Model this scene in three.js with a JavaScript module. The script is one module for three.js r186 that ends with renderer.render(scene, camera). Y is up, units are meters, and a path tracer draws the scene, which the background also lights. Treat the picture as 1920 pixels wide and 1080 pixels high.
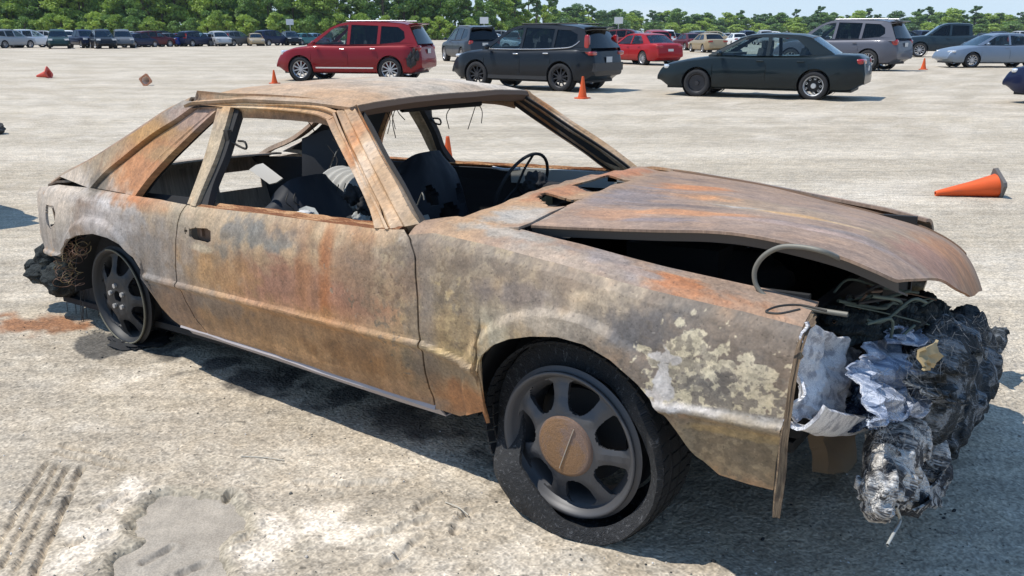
import * as THREE from 'three';
import { mergeGeometries, mergeVertices, toCreasedNormals } from 'three/addons/utils/BufferGeometryUtils.js';
import { MarchingCubes } from 'three/addons/objects/MarchingCubes.js';
import { Brush, Evaluator, SUBTRACTION } from 'three-bvh-csg';

// ------------------------------------------------------------------ camera, sky, sun, exposure
const scene = new THREE.Scene();
const CAM = new THREE.Vector3(1.24279, 1.45315, 2.70859), YAW = -0.644712, PITCH = -0.29579, FPX = 1568.4;
const camera = new THREE.PerspectiveCamera(37.997, 16 / 9, 0.05, 4000);
camera.rotation.order = 'YXZ';
camera.position.copy(CAM); camera.rotation.set(PITCH, -YAW, 0);
const renderer = new THREE.WebGLRenderer({ antialias: true });
renderer.toneMapping = THREE.LinearToneMapping;
renderer.toneMappingExposure = 1.08;
renderer.shadowMap.enabled = true;
const SUNDIR = new THREE.Vector3(-0.42, 1, 0.27).normalize();
const sun = new THREE.DirectionalLight(new THREE.Color(1.0, 0.955, 0.88), 4.3);
sun.position.copy(SUNDIR).multiplyScalar(60); sun.target.position.set(0, 0, 0);
sun.castShadow = true; sun.shadow.mapSize.set(4096, 4096);
Object.assign(sun.shadow.camera, { left: -60, right: 60, top: 60, bottom: -60, near: 1, far: 140 });
scene.add(sun, sun.target);
{ // clear summer sky with thin haze and a few faint wisps of cloud
  const w = 512, h = 256, d = new Float32Array(w * h * 4);
  const zen = [0.13, 0.29, 0.62], mid = [0.30, 0.50, 0.80], hor = [0.62, 0.77, 0.90], low = [0.40, 0.38, 0.34];
  for (let j = 0; j < h; j++) for (let i = 0; i < w; i++) {
    const el = ((j + 0.5) / h - 0.5) * Math.PI, az = (i + 0.5) / w * Math.PI * 2, o = (j * w + i) * 4;
    const s = Math.sin(el); let c;
    if (s < 0) c = low;
    else { const a = Math.min(1, s / 0.22), b = Math.min(1, Math.max(0, (s - 0.2) / 0.8)), e = a * a * (3 - 2 * a);
      c = [0, 1, 2].map(k => (hor[k] * (1 - e) + mid[k] * e) * (1 - b) + zen[k] * b); }
    let cl = 0; if (s > 0.01) { const q = 0.5 + 0.5 * Math.sin(az * 9 + Math.sin(az * 23 + s * 60) * 1.3) * Math.sin(s * 70 + Math.sin(az * 5) * 3); cl = Math.max(0, q - 0.62) * 1.1 * Math.exp(-s * 4); }
    for (let k = 0; k < 3; k++) d[o + k] = c[k] * (1 - cl) + 0.98 * cl; d[o + 3] = 1;
  }
  const sky = new THREE.DataTexture(d, w, h, THREE.RGBAFormat, THREE.FloatType);
  sky.mapping = THREE.EquirectangularReflectionMapping; sky.magFilter = THREE.LinearFilter; sky.needsUpdate = true;
  scene.background = sky; scene.environment = sky;
  scene.backgroundIntensity = 1; scene.environmentIntensity = 1;
}

// ------------------------------------------------------------------ helpers
let seed = 20240611;
const rnd = () => { seed = (seed + 0x6D2B79F5) | 0; let t = Math.imul(seed ^ (seed >>> 15), 1 | seed); t = (t + Math.imul(t ^ (t >>> 7), 61 | t)) ^ t; return ((t ^ (t >>> 14)) >>> 0) / 4294967296; };
const rr = (a, b) => a + (b - a) * rnd();
const clamp = (x, a = 0, b = 1) => Math.min(b, Math.max(a, x));
const sstep = (a, b, x) => { const t = clamp((x - a) / (b - a)); return t * t * (3 - 2 * t); };
const lerp = (a, b, t) => a + (b - a) * t;
function interp(x, X, Y) { const n = X.length; if (x <= X[0]) return Y[0]; for (let i = 1; i < n; i++) if (x <= X[i]) return Y[i - 1] + (Y[i] - Y[i - 1]) * (x - X[i - 1]) / (X[i] - X[i - 1]); return Y[n - 1]; }
const PERM = new Uint8Array(512), HV = new Float32Array(256);
for (let i = 0; i < 256; i++) { PERM[i] = i; HV[i] = rnd(); }
for (let i = 255; i > 0; i--) { const j = Math.floor(rnd() * (i + 1)); [PERM[i], PERM[j]] = [PERM[j], PERM[i]]; }
for (let i = 0; i < 256; i++) PERM[i + 256] = PERM[i];
// value noise 0..1; per = lattice period (0: none)
function n2(x, y, per = 0) {
  let xi = Math.floor(x), yi = Math.floor(y); const fx = x - xi, fy = y - yi, u = fx * fx * (3 - 2 * fx), v = fy * fy * (3 - 2 * fy);
  let x1 = xi + 1, y1 = yi + 1; if (per) { xi = ((xi % per) + per) % per; x1 = ((x1 % per) + per) % per; yi = ((yi % per) + per) % per; y1 = ((y1 % per) + per) % per; }
  const a = PERM[(xi & 255)], b = PERM[(x1 & 255)], c = yi & 255, d = y1 & 255;
  const A = HV[PERM[a + c]], B = HV[PERM[b + c]], Cc = HV[PERM[a + d]], D = HV[PERM[b + d]];
  return (A + (B - A) * u) * (1 - v) + (Cc + (D - Cc) * u) * v;
}
const n2p = (x, y, px, py) => { const w = (v, p) => ((v % p) + p) % p, xi = Math.floor(x), yi = Math.floor(y), fx = x - xi, fy = y - yi, u = fx * fx * (3 - 2 * fx), v = fy * fy * (3 - 2 * fy), h = (a, b) => HV[PERM[PERM[w(a, px) & 255] + (w(b, py) & 255)]]; return lerp(lerp(h(xi, yi), h(xi + 1, yi), u), lerp(h(xi, yi + 1), h(xi + 1, yi + 1), u), v); };
function fbm(x, y, o = 4, per = 0) { let s = 0, a = 0.5, t = 0; for (let i = 0; i < o; i++) { s += a * n2(x + i * 17.3 * (per ? 0 : 1) + (per ? i * 7 : 0), y + i * (per ? 11 : 9.7), per); t += a; a *= 0.5; x *= 2; y *= 2; per *= 2; } return s / t; }
function n3(x, y, z) { const zi = Math.floor(z), f = z - zi, w = f * f * (3 - 2 * f); return n2(x + zi * 37.1, y + zi * 17.7) * (1 - w) + n2(x + (zi + 1) * 37.1, y + (zi + 1) * 17.7) * w; }
function fbm3(x, y, z, o = 4) { let s = 0, a = 0.5, t = 0; for (let i = 0; i < o; i++) { s += a * n3(x, y, z); t += a; a *= 0.5; x = x * 2 + 5.1; y = y * 2 + 1.3; z = z * 2 + 8.7; } return s / t; }
const V = (x, y, z) => new THREE.Vector3(x, y, z);
// photograph pixel (1920 x 1080) -> ray; the distance always comes from a surface
const RX = [Math.cos(YAW), 0, Math.sin(YAW)];
const FW = [Math.cos(PITCH) * Math.sin(YAW), Math.sin(PITCH), -Math.cos(PITCH) * Math.cos(YAW)];
const UP = [RX[1] * FW[2] - RX[2] * FW[1], RX[2] * FW[0] - RX[0] * FW[2], RX[0] * FW[1] - RX[1] * FW[0]];
const ray = (px, py) => V(...[0, 1, 2].map(k => FW[k] * FPX + RX[k] * (px - 960) + UP[k] * (540 - py))).normalize();
const G = (px, py, y = 0) => { const d = ray(px, py); return CAM.clone().addScaledVector(d, (y - CAM.y) / d.y); };
const names = {};
const numbered = n => { const k = names[n] = (names[n] || 0) + 1; return k === 1 ? n : n + '_' + String(k - 1).padStart(3, '0'); };
function mesh(name, geo, mat, parent) { const m = new THREE.Mesh(geo, mat); m.name = parent ? name : numbered(name); m.castShadow = m.receiveShadow = true; (parent || scene).add(m); return m; }
function tag(o, label, category, group) { o.userData.label = label; o.userData.category = category; if (group) o.userData.group = group; return o; }
function struct(o) { o.userData.kind = 'structure'; return o; }
function thing(name, label, category, group) { const g = new THREE.Group(); g.name = numbered(name); scene.add(g); return tag(g, label, category, group); }
const C3 = (r, g, b) => new THREE.Color().setRGB(r, g, b);
const std = (c, rough = 0.9, metal = 0, extra = {}) => new THREE.MeshStandardMaterial({ color: c, roughness: rough, metalness: metal, side: THREE.DoubleSide, ...extra });
const phys = (c, o) => new THREE.MeshPhysicalMaterial({ color: c, side: THREE.DoubleSide, ...o });
function tex8(w, h, fn, srgb = true, wrap = THREE.ClampToEdgeWrapping) { // fn(u,v,out) with out in 0..255
  const d = new Uint8Array(w * h * 4), o = [0, 0, 0];
  for (let j = 0; j < h; j++) for (let i = 0; i < w; i++) { fn((i + 0.5) / w, (j + 0.5) / h, o, i, j); const k = (j * w + i) * 4; d[k] = clamp(o[0], 0, 255); d[k + 1] = clamp(o[1], 0, 255); d[k + 2] = clamp(o[2], 0, 255); d[k + 3] = 255; }
  const t = new THREE.DataTexture(d, w, h, THREE.RGBAFormat); t.magFilter = THREE.LinearFilter; t.minFilter = THREE.LinearMipmapLinearFilter; t.generateMipmaps = true;
  t.wrapS = t.wrapT = wrap; if (srgb) t.colorSpace = THREE.SRGBColorSpace; t.needsUpdate = true; return t;
}
function geoFrom(pos, idx, uv) { const g = new THREE.BufferGeometry(); g.setAttribute('position', new THREE.Float32BufferAttribute(pos, 3)); if (uv) g.setAttribute('uv', new THREE.Float32BufferAttribute(uv, 2)); g.setIndex(idx); g.computeVertexNormals(); return g; }
// closed thin sheet from a grid of points P[i][j]; out: a direction the face looks to; th: thickness behind the face
function sheet(P, th, out, uvf) {
  const n = P.length, m = P[0].length, N = [], a = V(0, 0, 0), b = V(0, 0, 0); let sgn = 0;
  for (let i = 0; i < n; i++) { N.push([]); for (let j = 0; j < m; j++) {
    a.subVectors(P[Math.min(n - 1, i + 1)][j], P[Math.max(0, i - 1)][j]); b.subVectors(P[i][Math.min(m - 1, j + 1)], P[i][Math.max(0, j - 1)]);
    const c = V(0, 0, 0).crossVectors(a, b); if (c.lengthSq() < 1e-16) c.copy(out); c.normalize(); N[i].push(c); sgn += c.dot(out); } }
  const s = sgn >= 0 ? 1 : -1, pos = [], uv = [], idx = [], q = V(0, 0, 0);
  for (let l = 0; l < 2; l++) for (let i = 0; i < n; i++) for (let j = 0; j < m; j++) { q.copy(P[i][j]).addScaledVector(N[i][j], -s * th * l); pos.push(q.x, q.y, q.z); const w = uvf ? uvf(q.x, q.y, q.z) : [i / n, j / m]; uv.push(w[0], w[1]); }
  const id = (i, j, l) => l * n * m + i * m + j, quad = (A, B, Cc, D) => { if (s > 0) idx.push(A, B, Cc, A, Cc, D); else idx.push(A, Cc, B, A, D, Cc); };
  for (let i = 0; i < n - 1; i++) for (let j = 0; j < m - 1; j++) { quad(id(i, j, 0), id(i + 1, j, 0), id(i + 1, j + 1, 0), id(i, j + 1, 0)); quad(id(i, j + 1, 1), id(i + 1, j + 1, 1), id(i + 1, j, 1), id(i, j, 1)); }
  for (let i = 0; i < n - 1; i++) { quad(id(i, 0, 1), id(i + 1, 0, 1), id(i + 1, 0, 0), id(i, 0, 0)); quad(id(i, m - 1, 0), id(i + 1, m - 1, 0), id(i + 1, m - 1, 1), id(i, m - 1, 1)); }
  for (let j = 0; j < m - 1; j++) { quad(id(0, j, 0), id(0, j + 1, 0), id(0, j + 1, 1), id(0, j, 1)); quad(id(n - 1, j, 1), id(n - 1, j + 1, 1), id(n - 1, j + 1, 0), id(n - 1, j, 0)); }
  const g = geoFrom(pos, idx, uv); return toCreasedNormals(g, 0.7);
}
const mirrorZ = g => { const m = g.clone(); m.scale(1, 1, -1); if (m.index) { const a = m.index.array; for (let i = 0; i < a.length; i += 3) { const t = a[i]; a[i] = a[i + 1]; a[i + 1] = t; } } else for (const k of Object.keys(m.attributes)) { const at = m.attributes[k], s = at.itemSize, A = at.array; for (let i = 0; i < at.count; i += 3) for (let c = 0; c < s; c++) { const t = A[i * s + c]; A[i * s + c] = A[(i + 1) * s + c]; A[(i + 1) * s + c] = t; } } m.computeVertexNormals(); return m; };
const bx = (w, h, d, x = 0, y = 0, z = 0, r = null) => { const g = new THREE.BoxGeometry(w, h, d); if (r) g.rotateZ(r); g.translate(x, y, z); return g; };
const tube = (pts, r, seg = 24, rad = 6, closed = false) => new THREE.TubeGeometry(new THREE.CatmullRomCurve3(pts, closed), seg, r, rad, closed);
const merge = gs => mergeGeometries(gs.map(g => { const n = g.index ? g.toNonIndexed() : g.clone(); for (const k of Object.keys(n.attributes)) if (!['position', 'normal', 'uv'].includes(k)) n.deleteAttribute(k); if (!n.attributes.uv) n.setAttribute('uv', new THREE.Float32BufferAttribute(new Float32Array(n.attributes.position.count * 2), 2)); return n; }));
// lumpy displaced ball
function lump(rx, ry, rz, det, amp, freq, sd, oct = 5) { let g = new THREE.IcosahedronGeometry(1, det); g.deleteAttribute('uv'); g.deleteAttribute('normal'); g = mergeVertices(g, 1e-4); const p = g.attributes.position;
  for (let i = 0; i < p.count; i++) { const x = p.getX(i), y = p.getY(i), z = p.getZ(i), k = 1 + amp * (fbm3(x * freq + sd, y * freq + sd * 2, z * freq + sd * 3, oct) - 0.5) * 2; p.setXYZ(i, x * k * rx, y * k * ry, z * k * rz); }
  g.computeVertexNormals(); const uv = new Float32Array(p.count * 2); for (let i = 0; i < p.count; i++) { uv[i * 2] = p.getX(i); uv[i * 2 + 1] = p.getY(i) + p.getZ(i) * 0.6; } g.setAttribute('uv', new THREE.BufferAttribute(uv, 2)); return g; }
// ------------------------------------------------------------------ ground: packed pale sand with tyre marks, a mud patch and salt crust
const poly2 = a => a.map(([x, y]) => { const p = G(x, y); return [p.x, p.z]; });
function inPoly(x, z, P) { let c = false; for (let i = 0, j = P.length - 1; i < P.length; j = i++) if ((P[i][1] > z) !== (P[j][1] > z) && x < (P[j][0] - P[i][0]) * (z - P[i][1]) / (P[j][1] - P[i][1]) + P[i][0]) c = !c; return c; }
function segDist(x, z, a, b) { const dx = b[0] - a[0], dz = b[1] - a[1], t = clamp(((x - a[0]) * dx + (z - a[1]) * dz) / (dx * dx + dz * dz)); return Math.hypot(x - a[0] - dx * t, z - a[1] - dz * t); }
function lineDist(x, z, L) { let d = 9; for (let i = 1; i < L.length; i++) d = Math.min(d, segDist(x, z, L[i - 1], L[i])); return d; }
function polyDist(x, z, P) { let d = 9; for (let i = 0, j = P.length - 1; i < P.length; j = i++) d = Math.min(d, segDist(x, z, P[j], P[i])); return inPoly(x, z, P) ? -d : d; }
const MUD = poly2([[285, 925], [360, 918], [430, 932], [478, 958], [462, 992], [420, 1010], [415, 1045], [430, 1100], [180, 1100], [205, 1050], [262, 1010], [248, 970]]);
const CRUST = [[[470, 940], [540, 960], [560, 1010], [520, 1085], [420, 1085], [425, 1020], [470, 1000]], [[180, 915], [250, 900], [295, 925], [240, 960], [200, 975], [185, 950]], [[135, 1000], [190, 965], [240, 985], [215, 1040], [120, 1085], [100, 1060]], [[560, 960], [640, 950], [680, 1000], [600, 1030]]].map(poly2);
const TREAD = [[[86, 868], [62, 905], [38, 945], [14, 990], [-10, 1035]], [[107, 870], [84, 912], [58, 955], [32, 1005], [4, 1064]], [[127, 873], [104, 918], [80, 962], [52, 1018], [24, 1085]], [[152, 876], [130, 925], [108, 975], [82, 1030], [58, 1090]], [[104, 849], [160, 860], [232, 878]], [[114, 836], [180, 848], [244, 862]]].map(poly2);
const CRACKS = [[[275, 918], [300, 908]], [[190, 955], [215, 938], [238, 925]], [[130, 1020], [180, 1010], [215, 1000], [250, 985]], [[270, 1050], [300, 1035], [320, 1025]], [[300, 1085], [345, 1065], [385, 1052]], [[420, 935], [440, 925]], [[440, 1020], [462, 1010]], [[780, 960], [790, 945], [820, 935]], [[720, 1060], [760, 1035], [790, 1010]], [[560, 905], [640, 912], [740, 908]], [[700, 1005], [760, 990], [800, 975]], [[850, 1000], [870, 965], [910, 950]]].map(poly2);
const RUSTY = poly2([[-20, 592], [40, 588], [110, 596], [175, 602], [178, 612], [120, 618], [60, 628], [-20, 632]]);
const PUDDLE = poly2([[142, 655], [150, 632], [178, 622], [215, 628], [240, 642], [232, 664], [190, 674], [155, 672]]);
const CHAR_AND_SHADE = [[[560, 700], [700, 735], [830, 800], [800, 830], [700, 800], [590, 745]], [[330, 655], [420, 665], [560, 720], [520, 735], [400, 700]], [[930, 840], [1000, 850], [1010, 900], [950, 880]]].map(poly2);  // burnt residue, with part of the car shadow put into its black
function groundH(x, z) {
  const r = Math.hypot(x - CAM.x, z - CAM.z);
  let h = 0.0;
  if (r < 60) { const f = 1 - sstep(20, 60, r); h += f * (0.035 * (fbm(x * 0.35 + 3, z * 0.35, 3) - 0.5) * sstep(3, 8, Math.hypot(x + 1, z)) + 0.014 * (fbm(x * 2.1, z * 2.1 + 9, 3) - 0.5)); }
  if (r < 9) { h += 0.010 * (fbm(x * 9, z * 9, 3) - 0.5) + 0.006 * (n2(x * 38, z * 38) - 0.5) * (1 - sstep(4, 9, r)); }
  if (r > 5 && r < 90) { // old wheel ruts running across the yard
    const a = x * RX[0] + z * RX[2], b = -x * RX[2] + z * RX[0] + 0.5 * Math.sin(a * 0.11) + 0.25 * Math.sin(a * 0.31 + 2);
    const w = n2(a * 0.06, b * 0.9); h += 0.034 * sstep(5, 9, r) * (1 - sstep(50, 90, r)) * (n2(a * 0.18 + 40, b * 3.1) - 0.5 + 0.6 * (w - 0.5));
  }
  if (x > -2.6 && x < 1 && z > 0.9 && z < 2.4) {
    const wob = (fbm(x * 14, z * 14, 3) - 0.5) * 0.07, d = polyDist(x, z, MUD) + wob;
    if (d < 0.06) { const inn = sstep(0.0, -0.03, d); h = lerp(h, -0.024, inn); h += 0.012 * Math.exp(-(((d - 0.022) / 0.014) ** 2)) * (0.2 + fbm(x * 20, z * 20, 2)); }
    for (let i = 0; i < TREAD.length; i++) { const t = lineDist(x, z, TREAD[i]) + (n2(x * 40, z * 40) - 0.5) * 0.006; const w = i === 3 ? 0.0075 : 0.006; h -= (i === 3 ? 0.03 : 0.02) * Math.exp(-((t / w) ** 2)) * sstep(0.0, 0.32, n2(x * 24 + i * 9, z * 24)); }
    for (const c of CRACKS) { const t = lineDist(x, z, c) + (n2(x * 45, z * 45) - 0.5) * 0.02; h -= 0.017 * Math.exp(-((t / 0.009) ** 2)); h += 0.006 * Math.exp(-(((t - 0.025) / 0.015) ** 2)); }
  }
  return h;
}
{
  const axis = (lo, hi, step, end, lim) => { const a = [], add = v => a.push(v); let s = step; for (let v = lo; v <= hi + 1e-6; v += step) add(v); let v = hi; s = step; while (v < end) { s *= 1.05; v += Math.min(s, lim); add(Math.min(v, end)); } const b = []; v = lo; s = step; while (v > -end) { s *= 1.05; v -= Math.min(s, lim); b.push(Math.max(v, -end)); } return b.reverse().concat(a); };
  const X = axis(-2.35, 0.25, 0.011, 2400, 200), Z = axis(0.9, 2.0, 0.011, 2400, 200), pos = [], col = [], uv = [], idx = [];
  const tmp = [0, 0, 0];
  for (let i = 0; i < X.length; i++) for (let j = 0; j < Z.length; j++) {
    const x = X[i], z = Z[j], r = Math.hypot(x - CAM.x, z - CAM.z); pos.push(x, groundH(x, z), z); uv.push((x * RX[0] + z * RX[2]) / 5.3, (-x * RX[2] + z * RX[0]) / 5.3);
    let c = [1, 1, 1]; const mixc = (k, t) => { for (let q = 0; q < 3; q++) c[q] = lerp(c[q], k[q], clamp(t)); };
    if (r < 260) { // damp and dry patches, lighter scuffed lanes and darker old ruts that run across the lot
      const a = x * RX[0] + z * RX[2], b = -x * RX[2] + z * RX[0];
      mixc([0.85, 0.82, 0.77], 0.9 * sstep(0.42, 0.75, fbm(x * 0.8 + 5, z * 0.8, 4)));
      mixc([0.90, 0.87, 0.80], 0.7 * sstep(0.5, 0.8, fbm(x * 2.3 + 50, z * 2.3, 3)));
      mixc([1.10, 1.10, 1.11], 0.8 * sstep(0.5, 0.78, fbm(x * 1.6 + 90, z * 1.6 + 12, 4)));
      mixc([0.84, 0.82, 0.78], 0.9 * sstep(0.5, 0.8, n2(a * 0.08 + 7, b * 1.1 + 0.8 * n2(a * 0.3, 3))));
      mixc([0.82, 0.80, 0.76], 0.9 * sstep(0.6, 0.8, n2(a * 0.12 + 17, b * 3.4 + 0.6 * Math.sin(a * 0.2))));
      mixc([1.12, 1.12, 1.12], 0.7 * sstep(0.58, 0.85, n2(a * 0.07 + 70, b * 1.6)));
    }
    { // darker, browner sand colour round the wreck, broken into patches
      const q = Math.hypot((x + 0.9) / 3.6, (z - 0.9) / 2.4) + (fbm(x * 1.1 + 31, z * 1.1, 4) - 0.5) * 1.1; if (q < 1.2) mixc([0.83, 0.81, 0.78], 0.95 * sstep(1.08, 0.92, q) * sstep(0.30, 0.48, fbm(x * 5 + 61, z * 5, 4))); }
    if (x > -3.6 && x < 1.6 && z > -1.4 && z < 2.4) {
      const wob = (fbm(x * 14, z * 14, 3) - 0.5) * 0.07;
      for (const p of CRUST) mixc([1.40, 1.40, 1.42], 0.9 * sstep(0.03, -0.03, polyDist(x, z, p) + (fbm(x * 11 + 4, z * 11, 4) - 0.5) * 0.22));
      mixc([0.72, 0.71, 0.66], 0.9 * sstep(0.05, -0.012, polyDist(x, z, MUD) + wob));
      mixc([0.52, 0.27, 0.15], 0.95 * sstep(0.03, -0.05, polyDist(x, z, RUSTY) + (fbm(x * 9, z * 9, 4) - 0.5) * 0.26));
      mixc([0.20, 0.21, 0.23], 0.97 * sstep(0.006, -0.008, polyDist(x, z, PUDDLE) + (fbm(x * 12, z * 12, 3) - 0.5) * 0.05));
      for (const p of CHAR_AND_SHADE) mixc([0.16, 0.16, 0.17], 0.9 * sstep(0.06, -0.08, polyDist(x, z, p) + (fbm(x * 8 + 2, z * 8, 4) - 0.5) * 0.5));
      for (const t of TREAD) mixc([0.72, 0.68, 0.62], 0.7 * sstep(0.03, 0.0, lineDist(x, z, t)));
    }
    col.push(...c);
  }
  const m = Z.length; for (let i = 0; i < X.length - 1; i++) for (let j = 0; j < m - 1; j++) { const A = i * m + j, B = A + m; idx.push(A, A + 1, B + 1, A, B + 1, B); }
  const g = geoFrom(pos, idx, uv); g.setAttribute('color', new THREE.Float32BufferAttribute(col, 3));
  const NP = 2048, hgt = new Float32Array(NP * NP);
  const map = tex8(NP, NP, (u, v, o, i, j) => {
    const f1 = fbm(u * 64, v * 64, 4, 64), f2 = n2(u * 512, v * 512, 512), f3 = n2(u * 1024 + 0.3, v * 1024, 1024), f4 = fbm(u * 12, v * 12, 3, 12);
    let k = 0.92 + 0.16 * (f1 - 0.5) + 0.22 * (f2 - 0.5) + 0.26 * (f3 - 0.5) + 0.10 * (f4 - 0.5);
    const peb = n2(u * 230 + 11, v * 230 + 5, 230); let ph = 0; if (peb > 0.93) { k *= 0.78; ph = 0.5; } const peb2 = n2(u * 380 + 3, v * 380 + 7, 380); if (peb2 > 0.9) { k *= 1.15; ph = 0.6; }
    const stk = n2p(u * 5, v * 130, 5, 130), st2 = n2p(u * 9 + 0.5, v * 300, 9, 300); k *= 1 + 0.10 * (stk - 0.5) + 0.07 * (st2 - 0.5); hgt[j * NP + i] = 0.09 * stk + 0.40 * f1 + 0.25 * f2 + 0.2 * f3 + 0.25 * ph;
    const w = 0.5 + (n2(u * 90 + 31, v * 90, 90) - 0.5) * 0.5; o[0] = 202 * k; o[1] = (187 + 5 * w) * k; o[2] = (164 + 12 * w) * k;
  }, true, THREE.RepeatWrapping);
  const bump = tex8(NP, NP, (u, v, o, i, j) => { o[0] = o[1] = o[2] = 230 * hgt[j * NP + i]; }, false, THREE.RepeatWrapping);
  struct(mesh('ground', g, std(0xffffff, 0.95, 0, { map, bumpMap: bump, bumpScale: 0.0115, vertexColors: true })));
}
{ // wet mud lying in the hollow; its shore is where it meets the sand
  const xs = MUD.map(p => p[0]), zs = MUD.map(p => p[1]), x0 = Math.min(...xs) - 0.06, x1 = Math.max(...xs) + 0.06, z0 = Math.min(...zs) - 0.06, z1 = Math.max(...zs) + 0.06, n = 90, pos = [], idx = [], uv = [], ok = [];
  for (let i = 0; i <= n; i++) for (let j = 0; j <= n; j++) { const x = lerp(x0, x1, i / n), z = lerp(z0, z1, j / n), d = polyDist(x, z, MUD); let h = -0.011 + 0.012 * (fbm(x * 7, z * 7, 5) - 0.5); for (const c of CRACKS) { const t = lineDist(x, z, c) + (n2(x * 45, z * 45) - 0.5) * 0.02; h -= 0.016 * Math.exp(-((t / 0.010) ** 2)); h += 0.005 * Math.exp(-(((t - 0.022) / 0.012) ** 2)); } if (d > 0.03) h -= (d - 0.03) * 0.6; pos.push(x, h, z); uv.push(x * 1.5, z * 1.5); ok.push(d < 0.07); }
  for (let i = 0; i < n; i++) for (let j = 0; j < n; j++) { const A = i * (n + 1) + j, B2 = A + n + 1; if (ok[A] && ok[B2] && ok[A + 1] && ok[B2 + 1]) idx.push(A, A + 1, B2 + 1, A, B2 + 1, B2); }
  const map = tex8(512, 512, (u, v, o) => { const k = 0.92 + 0.22 * (fbm(u * 10, v * 10, 4, 10) - 0.5) + 0.18 * (n2(u * 200, v * 200, 200) - 0.5); o[0] = 174 * k; o[1] = 163 * k; o[2] = 147 * k; }, true, THREE.RepeatWrapping);
  struct(mesh('mud_patch', geoFrom(pos, idx, uv), std(0xffffff, 0.7, 0, { map })));
}
// ------------------------------------------------------------------ the burned-out hatchback (built in its own frame: x forward, y up, z to its right)
const TH = 0.0530741, DY = 0.0143, CT = Math.cos(TH), ST = Math.sin(TH);
const w2c = p => { const y = p.y - 0.3 - DY; return V(p.x * CT + y * ST, -p.x * ST + y * CT + 0.3, p.z); };
const CAMC = w2c(CAM);
const rayC = (px, py) => w2c(CAM.clone().add(ray(px, py))).sub(CAMC);
const Zp = (px, py, z) => { const d = rayC(px, py); return CAMC.clone().addScaledVector(d, (z - CAMC.z) / d.z); };
const Yp = (px, py, y) => { const d = rayC(px, py); return CAMC.clone().addScaledVector(d, (y - CAMC.y) / d.y); };
const Xp = (px, py, x) => { const d = rayC(px, py); return CAMC.clone().addScaledVector(d, (x - CAMC.x) / d.x); };
const yTop = x => interp(x, [-3.35, -3.0, -2.4, -1.8, -0.75, -0.6, -0.48, -0.27, 0, 0.27, 0.53, 0.69, 0.8], [0.855, 0.865, 0.872, 0.868, 0.868, 0.878, 0.893, 0.876, 0.844, 0.806, 0.775, 0.747, 0.73]);
const FD = [0, 0.010, 0.03, 0.06, 0.10, 0.16, 0.25, 0.34, 0.42, 0.5, 0.6], FZ = [0.67, 0.735, 0.785, 0.813, 0.83, 0.844, 0.853, 0.857, 0.848, 0.832, 0.80];
const DD = [0, 0.012, 0.04, 0.08, 0.15, 0.25, 0.35, 0.42, 0.55, 0.66], DZ = [0.775, 0.795, 0.815, 0.83, 0.845, 0.855, 0.858, 0.85, 0.83, 0.79];
function side(x, y) {
  const d = yTop(x) - y, b = sstep(-0.66, -0.5, x); let z;
  if (d <= 0) z = lerp(0.775 + d * 0.58, 0.67, b); else z = lerp(interp(d, DD, DZ), interp(d, FD, FZ), b);
  if (x > 0.1) z -= 0.055 * ((x - 0.1) / 0.6) ** 2;
  if (x < -2.6) z -= 0.075 * ((-2.6 - x) / 0.75) ** 2;
  return z;
}
function S(px, py) { const d = rayC(px, py); let z = 0.83, p; for (let i = 0; i < 60; i++) { p = CAMC.clone().addScaledVector(d, (z - CAMC.z) / d.z); const q = side(p.x, p.y); if (Math.abs(q - z) < 1e-5) break; z += 0.6 * (q - z); } return p; }
const uvS = (x, y) => [(x + 3.6) / 4.6, (y - 0.05) / 1.3], uvT = (x, y, z) => [(x + 3.6) / 4.6, (z + 0.95) / 1.9];

// ---- scorched paint: two maps, one laid on the flanks (x, y), one on the top surfaces (x, z)
function paint(W, H, x0, x1, y0, y1, base, blobs, sd) {
  const I = new Float32Array(W * H * 3), N = new Float32Array(W * H), sx = (x1 - x0) / W, sy = (y1 - y0) / H;
  for (let j = 0; j < H; j++) for (let i = 0; i < W; i++) { const k = (j * W + i) * 3; I[k] = base[0]; I[k + 1] = base[1]; I[k + 2] = base[2]; N[j * W + i] = fbm(i * sx * 22 + sd, j * sy * 22, 5); }
  for (const b0 of blobs) { const flake = b0.s <= 0.15, mix = flake ? 0.1 : 0.22, b = { ...b0, n: flake ? b0.n : b0.n * 0.55, s: flake ? b0.s : Math.max(0.45, b0.s * 1.3), c: b0.c.map((v, k) => lerp(v, [142, 126, 108][k], mix)) };
    const ext = 1.0 + b.s + b.n, i0 = Math.max(0, Math.floor((b.x - b.rx * ext - x0) / sx)), i1 = Math.min(W - 1, Math.ceil((b.x + b.rx * ext - x0) / sx)), j0 = Math.max(0, Math.floor((b.y - b.ry * ext - y0) / sy)), j1 = Math.min(H - 1, Math.ceil((b.y + b.ry * ext - y0) / sy));
    for (let j = j0; j <= j1; j++) for (let i = i0; i <= i1; i++) {
      const x = x0 + i * sx, y = y0 + j * sy, dx = (x - b.x) / b.rx, dy = (y - b.y) / b.ry, nn = b.f ? fbm(x * b.f + b.x * 7, y * (b.fy || b.f) + b.y * 5, 4) : N[j * W + i];
      const m = b.a * sstep(1 + b.s, 1 - b.s, Math.sqrt(dx * dx + dy * dy) + b.n * (nn - 0.5) * 3.2); if (m <= 0) continue;
      const k = (j * W + i) * 3; for (let c = 0; c < 3; c++) I[k + c] += (b.c[c] - I[k + c]) * m;
    }
  }
  return { I, N };
}
const B = (p, rx, ry, c, o = {}) => ({ x: p.x, y: o.top ? p.z : p.y, rx, ry, c, a: 0.9, s: 0.35, n: 0.5, f: 0, ...o });
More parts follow.
